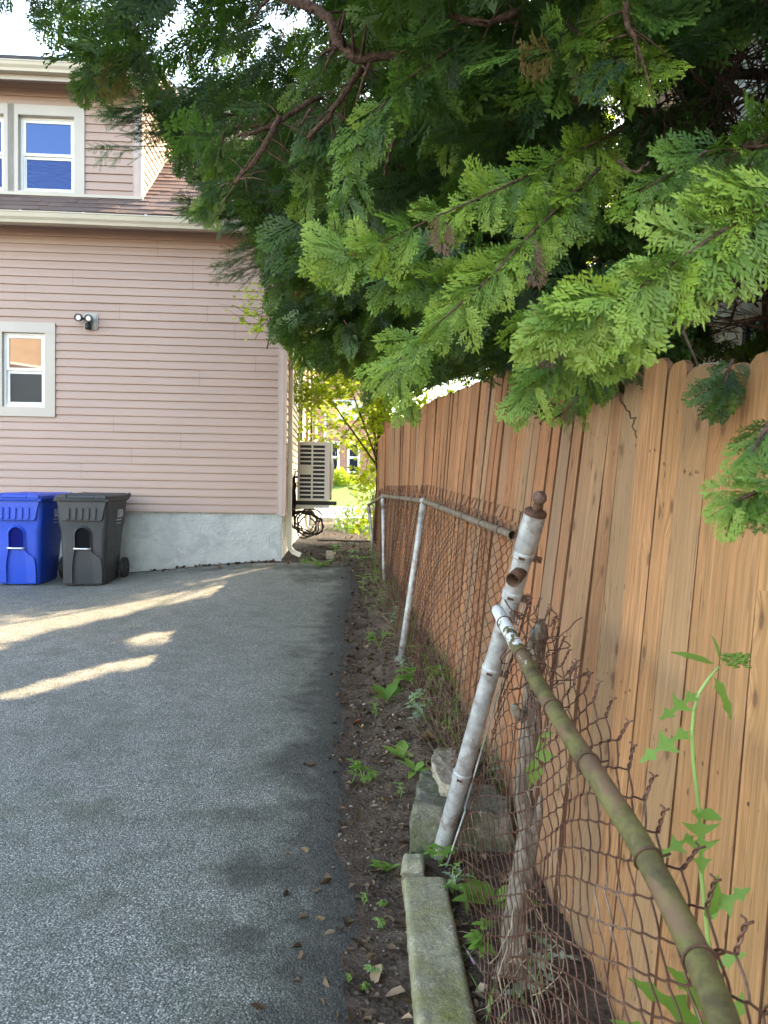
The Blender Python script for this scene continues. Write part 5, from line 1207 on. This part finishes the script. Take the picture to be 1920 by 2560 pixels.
def gp0(px, py):
    lo, hi = .5, 40.0
    for _ in range(40):
        m_ = (lo+hi)/2; p = at(px, py, m_)
        if p[2] > float(g0(p[0], p[1])): lo = m_
        else: hi = m_
    return at(px, py, lo)[:2]
PG = [np.array([gp0(*p) for p in pl_]) for pl_ in PATCH]
PG.append(np.array([gp0(x, y) for x, y in ((560, 1452), (640, 1448), (600, 1462), (560, 1466))]))
def grow(P_, d):
    c = P_.mean(0); v = P_-c; return c+v*(1+d/np.maximum(np.linalg.norm(v, axis=1), .05))[:, None]
PG = [grow(p, .02) for p in PG]
def sunlit(P_):
    """does this point stand between the sun and one of the bright patches on the asphalt?"""
    k = (P_[:, 2]-.18)/SUND[2]; x = P_[:, 0]-SUND[0]*k; y = P_[:, 1]-SUND[1]*k; r = np.zeros(len(P_), bool)
    for pl_ in PG: r |= inpoly(x, y, pl_)
    return r
BRP = [([(700, 290, 2.6), (683, 330, 2.58), (650, 385, 2.56), (618, 425, 2.55), (587, 458, 2.54)], .011, .007), ([(800, 240, 2.7), (691, 308, 2.62), (640, 330, 2.6), (595, 340, 2.6)], .009, .005), ([(930, 140, 2.6), (888, 190, 2.58), (850, 250, 2.56), (810, 300, 2.55), (772, 346, 2.55)], .012, .008),
       ([(1005, 138, 2.5), (930, 146, 2.5), (885, 148, 2.52), (840, 100, 2.55), (828, 50, 2.6), (765, 12, 2.7), (660, -30, 2.9)], .012, .018), ([(1850, 600, 2.1), (1815, 680, 2.05), (1770, 760, 2.0), (1705, 822, 1.98)], .014, .010), ([(1990, 290, 1.9), (1900, 345, 1.88), (1810, 410, 1.86), (1725, 460, 1.85)], .013, .007),
       ([(1545, 400, 2.0), (1560, 425, 2.0), (1590, 430, 2.0), (1622, 405, 2.0)], .006, .004), ([(985, 350, 2.6), (970, 400, 2.6), (960, 440, 2.6)], .006, .004), ([(1300, 30, 2.3), (1220, 60, 2.3), (1130, 40, 2.4)], .012, .009), ([(780, 270, 2.6), (760, 300, 2.6), (745, 320, 2.6)], .006, .004)]
def clear_of_branches(Q):
    x, y, z = proj(Q); bad = np.zeros(len(Q), bool)
    for path, _, _ in BRP:
        for (ax_, ay_, d0), (bx_, by_, d1) in zip(path, path[1:]):
            l2 = (bx_-ax_)**2+(by_-ay_)**2; tt = np.clip(((x-ax_)*(bx_-ax_)+(y-ay_)*(by_-ay_))/l2, 0, 1)
            bad |= (np.hypot(x-ax_-tt*(bx_-ax_), y-ay_-tt*(by_-ay_)) < 26) & (z < min(d0, d1)+.03) & (z > .3)
    return ~bad
def keep(P_, T_, sil=True, patch=True, side=None):
    ok = np.ones(len(P_), bool); mid = P_*.55+T_*.45; pts = [P_, mid, T_]
    if side is not None: pts += [mid+side, mid-side]
    for Q in pts:
        x, y, z = proj(Q); fr = z > .25
        if sil: ok &= ~fr | inpoly(x, y, SIL)
        for hx, hy, rx, ry, pr in HOLES:
            inside = fr & (((x-hx)/rx)**2+((y-hy)/ry)**2 < 1); ok &= ~(inside & (rng.random(len(P_)) < pr))
        if patch: ok &= ~sunlit(Q)
        if side is not None: ok &= clear_of_branches(Q)
    return ok
def diamond(L, p0, p1, w, z0=0, z1=0, peak=.42):
    d = np.array(p1)-np.array(p0); n_ = np.array([-d[1], d[0]])/max(1e-6, np.hypot(*d)); m_ = np.array(p0)+d*peak
    L.append([(p0[0], p0[1], z0), (m_[0]+n_[0]*w, m_[1]+n_[1]*w, (z0+z1)/2+.006), (p1[0], p1[1], z1), (m_[0]-n_[0]*w, m_[1]-n_[1]*w, (z0+z1)/2+.006)])
def spray_mesh(level, seed):
    """flat fan of scale-leaf branchlets, unit length along +x"""
    q = random.Random(seed); L = []; zf = lambda x, y: -.16*x*x-.22*y*y
    ns = {2: 15, 1: 11, 0: 5}[level]
    cv = q.uniform(-.15, .15); ax = lambda t: (t, cv*t*t)
    for i in range(ns):
        t = .05+.9*i/ns; s_ = 1 if i % 2 else -1
        ln = (.50*math.sin(math.pi*min(1, .22+.72*t))**.9)*(1-.35*t)*q.uniform(.8, 1.12)
        a = rad(q.uniform(38, 54))*s_; p0 = ax(t); p1 = (p0[0]+ln*math.cos(a), p0[1]+ln*math.sin(a))
        if level == 0: diamond(L, p0, p1, .075, zf(*p0), zf(*p1)); continue
        tz = q.uniform(-.10, .10); diamond(L, p0, p1, .018 if level == 2 else .024, zf(*p0), zf(*p1)+tz)
        m_ = {2: 7, 1: 4}[level]
        for j in range(m_):
            u = .12+.82*j/m_; b_ = a+(1 if j % 2 else -1)*rad(q.uniform(26, 40)); sl = ln*(.50 if level == 2 else .52)*(1-.55*u)*q.uniform(.8, 1.15)
            c0 = (p0[0]+(p1[0]-p0[0])*u, p0[1]+(p1[1]-p0[1])*u); c1 = (c0[0]+sl*math.cos(b_), c0[1]+sl*math.sin(b_)); diamond(L, c0, c1, .0225 if level == 2 else .036, zf(*c0)+tz*u, zf(*c1)+tz*u+q.uniform(-.03, .03), .6)
    diamond(L, ax(0), ax(1), .014 if level else .05, 0, zf(1, cv)); 
    if level: diamond(L, ax(.86), ax(1.08), .03, zf(.86, 0), zf(1.08, cv))
    return np.array(L)
SPR = {l: [spray_mesh(l, 10*l+k) for k in range(4)] for l in (0, 1, 2)}
def needle_twig(level, seed):
    q = random.Random(seed); L = []; n = 34 if level else 12
    for i in range(n):
        t = .03+.95*i/n; s_ = 1 if i % 2 else -1; a = rad(q.uniform(48, 66))*s_; l_ = .115*(1-.45*t**3)*q.uniform(.85, 1.1); p0 = (t, 0); diamond(L, p0, (t+l_*math.cos(a), l_*math.sin(a)), .015 if level else .02, -.1*t*t, -.1*t*t-.02)
    for s_ in (-1, 1):
        for t in (.35, .6):
            for k in range(8):
                u = k/8*.35; b_ = rad(38)*s_; bx_, by_ = t+u*math.cos(b_), u*math.sin(b_)
                for r_ in (-1, 1): diamond(L, (bx_, by_), (bx_+.07*math.cos(b_+r_*1.0), by_+.07*math.sin(b_+r_*1.0)), .011, -.1*t*t, -.12*t*t)
    diamond(L, (0, 0), (1, 0), .012, 0, -.1); return np.array(L)
NDL = {1: [needle_twig(1, 50+k) for k in range(4)]}
def leafquads(seed):
    """five pointed maple-like leaf from a few quads"""
    L = []
    for a, l_, w in ((0, 1, .24), (.85, .72, .2), (-.85, .72, .2), (1.75, .42, .14), (-1.75, .42, .14)): diamond(L, (.0, 0), (l_*math.cos(a), l_*math.sin(a)), w*.9, 0, -.12*l_, .5)
    return np.array(L)
MPL = [leafquads(0)]
def place(P_, A_, N_, S_, shapes, tint):
    """realise one shape per row: position, axis, plane normal, size"""
    A_ = A_/np.linalg.norm(A_, axis=1)[:, None]; N_ = N_-A_*(N_*A_).sum(1)[:, None]; N_ /= np.maximum(np.linalg.norm(N_, axis=1), 1e-6)[:, None]; B_ = np.cross(N_, A_)
    R_ = np.stack([A_, B_, N_], -1); k = rng.integers(0, len(shapes), len(P_)); Vs = []; Ts = []
    for i, sh in enumerate(shapes):
        s_ = k == i
        if not s_.any(): continue
        fl = np.where(rng.random(s_.sum()) < .5, 1, -1); loc = sh.reshape(-1, 3)[None]*S_[s_][:, None, None]; loc = loc*np.stack([np.ones_like(fl), fl, np.ones_like(fl)], -1)[:, None]
        Vs.append((np.einsum('nij,nkj->nki', R_[s_], loc)+P_[s_][:, None]).reshape(-1, 3))
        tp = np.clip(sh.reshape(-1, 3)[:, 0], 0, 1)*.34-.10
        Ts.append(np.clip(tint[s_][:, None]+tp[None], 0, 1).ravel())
    return (np.concatenate(Vs), np.concatenate(Ts)) if Vs else (np.zeros((0, 3)), np.zeros(0))
def foliage(name, parent, sets, mat):
    V = np.concatenate([s[0] for s in sets]); T = np.concatenate([s[1] for s in sets]); n = len(V)//4
    return mesh_np(name, V, np.arange(n*4).reshape(n, 4), mat, parent, T)
def unit(v): return v/np.maximum(np.linalg.norm(v, axis=-1, keepdims=True), 1e-9)
def lod_sets(P_, A_, N_, S_, tint):
    x, y, z = proj(P_); inf = (z > .3) & (x > -150) & (x < 2070) & (y > -200) & (y < 1400); hi = inf & (z < 4.6); mid = inf & ~hi; lo = ~inf
    S2 = np.where(lo, S_*1.25, S_); return [place(P_[m_], A_[m_], N_[m_], S2[m_], SPR[l], tint[m_]) for m_, l in ((hi, 2), (mid, 1), (lo, 0)) if m_.any()]

def ellip_pts(c, r, n, zmin, shell=.0):
    out = []
    while sum(map(len, out)) < n:
        p = rng.uniform(-1, 1, (n*2, 3)); d = np.linalg.norm(p, axis=1); p = p[(d < 1) & (d > shell)]; p = np.array(c)+p*np.array(r); out.append(p[p[:, 2] > zmin])
    return np.concatenate(out)[:n]
def cedar(name, label, trunk, ells, H, seedlimbs, extra=()):
    t = empty(name, (trunk[0], trunk[1], float(g0(*trunk)))); tag(t, label, 'tree', 'conifers behind the wooden fence')
    Ps, As, Ns, Ss, Ti = [], [], [], [], []; cl = []
    for c, r, n, zm in ells:
        C_ = ellip_pts(c, r, n, zm); d = C_-np.array([trunk[0], trunk[1], 0]); d[:, 2] = 0; d = unit(d)+rng.normal(0, .45, C_.shape)*[1, 1, .25]; d[:, 2] -= .12; d = unit(d)
        dist = np.linalg.norm(C_-CAM, axis=1); ok = (dist > 1.7) & (C_[:, 1] > .2); C_, d = C_[ok], d[ok]
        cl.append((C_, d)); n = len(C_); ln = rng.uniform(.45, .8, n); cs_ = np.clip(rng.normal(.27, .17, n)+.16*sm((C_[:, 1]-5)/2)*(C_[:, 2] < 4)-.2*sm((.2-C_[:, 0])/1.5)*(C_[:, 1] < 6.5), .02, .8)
        for k in range(14):
            tt = .08+.9*k/14; s_ = 1 if k % 2 else -1
            side = unit(np.cross(d, [0, 0, 1])); p = C_+d*(ln*(tt-.5))[:, None]; p[:, 2] -= .18*ln*tt**2; p += rng.normal(0, .02, p.shape)
            a = d*.75+side*s_*(.75 if k < 13 else 0)+rng.normal(0, .22, p.shape); a[:, 2] -= rng.uniform(.15, .95, n)
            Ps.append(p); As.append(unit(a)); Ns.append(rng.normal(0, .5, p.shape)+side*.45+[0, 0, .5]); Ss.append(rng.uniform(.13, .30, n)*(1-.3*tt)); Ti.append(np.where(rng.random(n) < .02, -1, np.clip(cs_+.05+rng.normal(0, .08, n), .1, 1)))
    P_, A_, N_, S_, T_ = map(np.concatenate, (Ps, As, Ns, Ss, Ti))
    C0P = P_; B_ = unit(np.cross(N_, A_)); ok = keep(P_, P_+A_*S_[:, None]*1.05, side=B_*S_[:, None]*np.where(C0P[:, 0] < -.8, .20, .36)[:, None]) & (np.linalg.norm(P_-CAM, axis=1) > 2.15) & (np.linalg.norm(P_+A_*S_[:, None]-CAM, axis=1) > 2.1)
    P_, A_, N_, S_, T_ = P_[ok], A_[ok], N_[ok], S_[ok], T_[ok]
    sets = lod_sets(P_, A_, N_, S_, T_)
    for e_ in extra: sets += e_
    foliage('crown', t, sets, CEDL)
    mb = MB(); b = float(g0(*trunk)); mb.tube([(trunk[0]+.05*math.sin(z*1.3), trunk[1]+.04*math.cos(z), b-.1+z) for z in np.linspace(0, H, 12)], [.17*(1-.9*k/11) for k in range(12)], 12); mb.build('trunk', BARK, t, smooth=True)
    mb = MB(); C_ = np.concatenate([c for c, _ in cl]); idx = rng.permutation(len(C_)); made = 0
    for i in idx:
        p = C_[i]; z0 = np.clip(p[2]-.35*np.hypot(p[0]-trunk[0], p[1]-trunk[1])*.35+rng.uniform(-.2, .2), .9, H*.95); a = np.array([trunk[0], trunk[1], z0]); tt = np.linspace(0, 1, 9)
        path = a+(p-a)*tt[:, None]; path[:, 2] += .22*np.sin(math.pi*tt)*rng.uniform(.2, 1.2); path += np.cumsum(rng.normal(0, .025, path.shape), 0)*np.sin(math.pi*tt)[:, None]
        if not keep(path[:-1], path[1:]).all() or (np.linalg.norm(path-CAM, axis=1) < 1.6).any(): continue
        mb.tube([tuple(q) for q in path], [.032*(1-.82*x) for x in tt], 6)
        for _ in range(5):
            j = rng.integers(3, 9); q0 = path[j]; dd = unit(rng.normal(0, 1, 3)+(p-a)*.3); q1 = q0+dd*rng.uniform(.15, .5); q1[2] -= .05
            if keep(q0[None], q1[None]).all() and np.linalg.norm(q1-CAM) > 1.6: mb.tube([tuple(q0), tuple((q0+q1)/2+rng.normal(0, .025, 3)), tuple(q1)], [.009, .006, .002], 5)
        made += 1
        if made >= seedlimbs: break
    mb.build('branch', BARK, t, smooth=True); return t
def near_branch(path, sz=.26, n=9, tint=.55, hang=.6, rw=.006, sub=3):
    """a bough with sprays on both sides, given as points along it"""
    P0 = np.array([at(*p) for p in path]); seg = np.concatenate([[0], np.cumsum(np.linalg.norm(np.diff(P0, axis=0), axis=1))]); L_ = seg[-1]; f_ = lambda s_: np.stack([np.interp(s_, seg, P0[:, k]) for k in range(3)], -1)
    s_ = np.repeat(np.linspace(.04, 1, n)*L_, sub); p = f_(s_); d = unit(f_(np.minimum(s_+.03, L_))-f_(np.maximum(s_-.03, 0))); m_ = len(s_); sg = np.where(np.arange(m_) % 2, 1.0, -1.0)
    view = unit(p-CAM); side = unit(np.cross(d, view)); a = unit(d*.8+side*sg[:, None]*rng.uniform(.2, .95, m_)[:, None]+rng.normal(0, .18, p.shape)-np.array([0, 0, 1])*(hang*rng.uniform(.3, 1.1, m_))[:, None])
    a[-1] = d[-1]; N_ = -view+rng.normal(0, .55, p.shape)+[0, 0, .5]; S_ = sz*rng.uniform(.7, 1.15, m_)*(1-.3*s_/L_); T_ = np.where(rng.random(m_) < .015, -1, tint+.06+rng.normal(0, .12, m_)+.16*(s_/L_))
    TW.tube([tuple(f_(x)) for x in np.linspace(0, L_, 10)], [rw*(1-.7*k/9) for k in range(10)], 6); return [place(p, a, N_, S_, SPR[2], T_)]
TW = MB(); NEAR = []
for path, sz, n, ti, hg, sb in (
    ([(1560, 320, 2.4), (1400, 400, 2.1), (1230, 480, 1.95), (1050, 560, 1.85), (880, 640, 1.8)], .24, 10, .62, .65, 3),
    ([(1500, 420, 2.2), (1350, 560, 1.95), (1200, 720, 1.8), (1080, 820, 1.72), (1000, 900, 1.7)], .22, 10, .66, .5, 3),
    ([(1300, 640, 2.1), (1150, 700, 1.95), (980, 690, 1.9), (850, 620, 1.88)], .20, 7, .55, .5, 3),
    ([(1990, 470, 1.55), (1830, 560, 1.48), (1680, 660, 1.42), (1540, 760, 1.40), (1440, 800, 1.40)], .26, 9, .66, .25, 3),
    ([(1960, 360, 1.9), (1760, 380, 1.8), (1600, 480, 1.75)], .24, 6, .5, .5, 2),
    ([(1700, 640, 1.8), (1560, 760, 1.65), (1420, 850, 1.58), (1330, 960, 1.55)], .20, 8, .55, .8, 3),
    ([(1330, 760, 1.7), (1380, 860, 1.62), (1440, 900, 1.6), (1560, 860, 1.55)], .17, 6, .68, .6, 3),
    ([(1540, 800, 1.9), (1480, 920, 1.8), (1440, 1000, 1.78)], .17, 6, .34, .9, 3),
    ([(1940, 1040, .98), (1905, 1085, .97), (1880, 1130, .96)], .075, 4, .32, .9, 2),
    ([(1960, 1205, .93), (1900, 1225, .92), (1835, 1255, .91)], .075, 5, .5, .8, 3),
    ([(1830, 900, 1.7), (1810, 960, 1.68)], .14, 3, .32, 1.2, 3),
    ([(1130, 120, 2.3), (1000, 210, 2.2), (900, 330, 2.2), (860, 480, 2.2)], .24, 7, .35, 1.2, 2),
    ([(1420, 60, 2.2), (1500, 130, 2.1), (1600, 180, 2.0)], .24, 5, .55, .5, 3),
    ([(1300, 150, 2.6), (1200, 260, 2.5), (1120, 330, 2.45)], .26, 5, .45, .8, 3),
    ([(560, 330, 3.2), (540, 420, 3.2), (520, 520, 3.2)], .2, 5, .40, 1.2, 3),
    ([(820, 260, 2.8), (790, 380, 2.8), (770, 470, 2.8)], .25, 5, .42, 1.2, 3),
    ([(1000, 880, 2.2), (1010, 960, 2.2), (1020, 1000, 2.2)], .14, 4, .4, 1, 3),
    ([(700, 700, 6.5), (720, 830, 6.4), (760, 900, 6.3)], .3, 7, .5, 1, 3),
    ([(860, 800, 5), (920, 900, 5), (930, 960, 5)], .3, 6, .4, 1, 3),
    ([(300, 120, 3.4), (240, 180, 3.4), (215, 215, 3.4)], .22, 5, .3, .6, 3)):
    NEAR.append(near_branch(path, sz*(.66 if sz > .15 else .9), int(n*1.4) if sz > .15 else n, ti, hg, .005, sb+(sz > .15)))
cedar('cedar_tree', 'broad drooping cedar filling the top right and overhanging the driveway', (2.35, 4.6),
      [((1.9, 4.7, 4.4), (4.6, 4.4, 3.5), 2500, 1.75), ((1.6, 3.1, 2.9), (1.9, 2.2, 1.5), 420, 1.8), ((2.2, 5.2, 7.5), (2.6, 2.8, 3), 300, 4)], 9.5, 70, NEAR)
cedar('cedar_tree', 'second cedar behind the fence with drooping green sprays beside the house corner', (1.7, 8.4),
      [((1.5, 8.2, 4.3), (3.0, 2.7, 2.9), 1250, 1.9), ((.3, 7.3, 3.2), (1.9, 1.6, 1.5), 420, 1.9)], 8.0, 30)
t = bpy.data.objects['cedar_tree']; TW.build('twig', TWIG, t, smooth=True)
mb = MB()
for path, r0, r1 in BRP+[([(1990, 560, 2.6), (1900, 640, 2.6), (1850, 690, 2.6)], .012, .01), ([(1560, 0, 1.9), (1570, 60, 1.9), (1592, 105, 1.9)], .008, .006), ([(1500, 880, 1.9), (1540, 960, 1.85), (1562, 1020, 1.82), (1585, 1045, 1.8), (1580, 1075, 1.8), (1592, 1095, 1.8)], .003, .0012)]:
    P_ = [V3(at(*p)) for p in path]; Q = []
    for i in range(len(P_)-1):
        for k in range(4): Q.append(P_[i].lerp(P_[i+1], k/4)+Vector(tuple(rng.normal(0, .0025, 3))))
    Q.append(P_[-1]); mb.tube(Q, list(np.linspace(r0, r1, len(Q))), 9)
    for _ in range(len(Q) if r1 > .0045 else 0):
        c = random.choice(Q); dd = Vector(tuple(unit(rng.normal(0, 1, 3)*[1, .5, 1]))); l_ = random.uniform(.04, .16); mb.tube([c, c+dd*l_*.5+Vector((0, 0, -.008)), c+dd*l_+Vector((0, 0, -.03))], [r1*.45, r1*.3, .001], 5)
for k in range(420):   # bare dead twigs inside the crown on the right
    p = at(rng.uniform(1560, 2050), rng.uniform(-50, 900), rng.uniform(2.4, 4.2)); d = unit(rng.normal(0, 1, 3)*[1, .6, .7]+[-.3, 0, .1]); L_ = rng.uniform(.15, .7); q1 = p+d*L_
    ee = proj(p+d*L_*1.3); e0 = proj(p)
    if ee[1] > 850 or e0[1] > 850 or ee[0] < 1560 or not clear_of_branches((p+d*L_)[None])[0]: continue
    mb.tube([tuple(p), tuple(p+d*L_*.5+rng.normal(0, .03, 3)), tuple(q1)], [.006, .004, .0015], 5)
    for _ in range(3): u = rng.uniform(.3, .9); c = p+d*L_*u; e_ = c+unit(d+rng.normal(0, .7, 3))*L_*.35; mb.tube([tuple(c), tuple(e_)], [.003, .001], 4)
mb.build('bare_branch', TWIG, t, smooth=True)
# yew: needle-leaved boughs reaching towards the dormer
t = empty('yew_tree', (1.3, 7.0, .2)); tag(t, 'dark yew with feathery needle twigs poking out in front of the dormer', 'tree', 'conifers behind the wooden fence')
Ps, As, Ns, Ss, Ti = [], [], [], [], []; mb = MB()
tips = [((295, 272), 5.6), ((320, 300), 5.6), ((345, 275), 5.7), ((280, 365), 5.7), ((372, 330), 5.8), ((480, 505), 6.0), ((500, 520), 6.0), ((540, 540), 6.1), ((400, 300), 5.6), ((560, 660), 6.9), ((590, 680), 6.9), ((610, 620), 6.8), ((520, 440), 6.0), ((600, 560), 6.6), ((360, 250), 5.6), ((500, 390), 6.0), ((545, 470), 6.2), ((580, 520), 6.3)]
for (px, py), Y_ in tips:
    e_ = at(px, py, Y_); a = np.array([1.3, 7.0, min(4.5, e_[2]-.3+rng.uniform(-.3, .3))]); tt = np.linspace(0, 1, 10); pa = a+(e_-a)*tt[:, None]; pa[:, 2] += .35*np.sin(math.pi*tt)-.0; mb.tube([tuple(q) for q in pa], [.02*(1-.9*x) for x in tt], 6)
    d0 = unit(e_-pa[6])
    for k in range(26):
        u = 1-rng.random()**1.4*.22; p = a+(e_-a)*u; p[2] += .35*math.sin(math.pi*u); s_ = 1 if k % 2 else -1; side = unit(np.cross(d0, [0, 0, 1])); Ps.append(p+rng.normal(0, .06, 3)*(1-u)*4); As.append(unit(d0*.9+side*s_*rng.uniform(.1, .9)+rng.normal(0, .25, 3)-[0, 0, .15])); Ns.append(np.array([0, -.5, .8])+rng.normal(0, .4, 3)); Ss.append(rng.uniform(.18, .30)); Ti.append(rng.uniform(.1, .55)+(.3 if py in (365, 520) else 0))
    Ps.append(e_-d0*.2); As.append(d0); Ns.append(np.array([0, -.5, .8])); Ss.append(.24); Ti.append(.55)
Ps, As, Ns, Ss, Ti = map(np.array, (Ps, As, Ns, Ss, Ti)); ok = ~sunlit(Ps); foliage('crown', t, [place(Ps[ok], As[ok], Ns[ok], Ss[ok], NDL[1], Ti[ok])], YEWL)
mb.build('branch', BARK, t, smooth=True); mb = MB(); mb.tube([(1.3, 7.0, 0), (1.32, 7.02, 2), (1.25, 6.98, 4.6)], [.09, .07, .04], 10); mb.build('trunk', BARK, t, smooth=True)
# broadleaf trees
def broadleaf(name, label, cat, base, ells, trunk_h, r0, mat, lsize, twigs=40, group=None, sil=False, tint=(.5, .25), patch=True, leaf=MPL, boughs=()):
    t = empty(name, tuple(base)); tag(t, label, cat, group); Ps = [ellip_pts(c, r, n, zm) for c, r, n, zm in ells]; P_ = np.concatenate(Ps); n = len(P_); cc = np.array(ells[0][0])
    # gather the leaves into clumps so that gaps open between them
    nc_ = max(6, n//38); ci = rng.integers(0, n, nc_); own = rng.integers(0, nc_, n); P_ = np.where((rng.random(n) < .8)[:, None], P_[ci][own]+rng.normal(0, .9*lsize**.5*.8, (n, 3))*[.8, .8, .5], P_)
    A_ = unit(rng.normal(0, 1, (n, 3))*[1, 1, .5]-[0, 0, .35]); N_ = rng.normal(0, .5, (n, 3))+[0, 0, 1]; S_ = lsize*rng.uniform(.6, 1.2, n); T_ = np.clip(rng.normal(tint[0], tint[1], n), 0, 1)
    ok = np.ones(n, bool)
    if patch: ok &= ~sunlit(P_)
    P_, A_, N_, S_, T_ = P_[ok], A_[ok], N_[ok], S_[ok], T_[ok]; foliage('crown', t, [place(P_, A_, N_, S_, leaf, T_)], mat)
    if trunk_h:
        mb = MB(); b_ = Vector(base); mb.tube([b_-Vector((0, 0, .1)), b_+Vector((.04, .02, trunk_h*.5)), b_+Vector((.0, .05, trunk_h))], [r0, r0*.8, r0*.5], 10); mb.build('trunk', BARK, t, smooth=True)
        mb = MB()
        for i in rng.permutation(len(P_))[:twigs]:
            a = np.array(base)+[0, 0, trunk_h*rng.uniform(.4, 1)]; p = P_[i]; m_ = (a+p)/2+rng.normal(0, .12, 3)+[0, 0, .15]; mb.tube([tuple(a), tuple(m_), tuple(p)], [r0*.3, r0*.18, .004], 5)
        mb.build('branch', BARK, t, smooth=True)
    return t
broadleaf('maple_tree', 'sunlit yellow green maple hanging over the far end of the alley', 'tree', (-.12, 12.6, .38),
          [((-.3, 13.4, 3.4), (1.7, 2.4, 1.7), 6000, 1.95), ((.1, 12.6, 2.5), (.5, 1.2, .85), 1500, 1.6), ((-1.0, 11.6, 3.1), (.8, .9, .5), 900, 2.55), ((.8, 13.5, 4.8), (2.6, 2.8, 2.4), 5500, 3), ((1.3, 13.6, 3.0), (1.6, 1.3, 1.2), 2200, 2.0)], 2.9, .06, MAPL, .085, 22, tint=(.55, .25))
broadleaf('sapling', 'light green leafy twig standing out against the siding near the house corner', 'branch', tuple(at(668, 850, 8.6)), [(tuple(at(640, 745, 8.5)), (.13, .12, .20), 90, 0), (tuple(at(655, 800, 8.55)), (.10, .1, .14), 50, 0)], .35, .008, MAPL, .055, 16, tint=(.6, .2), patch=False)
broadleaf('shade_tree', 'tall leafy tree far behind the fence seen as bright spots through the cedar', 'tree', (4.4, 15.6, .3), [((4.4, 15.6, 6.6), (4.4, 3.6, 3.4), 5200, 3.0)], 6, .2, MAPL, .17, 40, tint=(.45, .25))
broadleaf('shrub', 'bright leafy shrub crowding the end of the chain link in the alley', 'shrub', (-.1, 13.2, .35), [((-.12, 13.2, 1.25), (.42, .9, .8), 420, .4)], .9, .02, MAPL, .10, 14, tint=(.5, .25), patch=False)
broadleaf('ivy', 'dark ivy mound at the far end of the alley by the pavement', 'ivy', (-.55, 17.5, .28), [((-.5, 17.8, .45), (.65, 2.2, .42), 1500, .2)], 0, 0, IVYL, .075, 0, tint=(.5, .3), patch=False)
broadleaf('bush', 'round yellow green bush on the sunny lawn before the brick house', 'bush', (bx(856), 41.0, 1.2), [((bx(856), 41.0, 1.55), (.75, .6, .5), 1200, 1.0)], 0, 0, MAPL, .13, 0, tint=(.6, .25), patch=False)
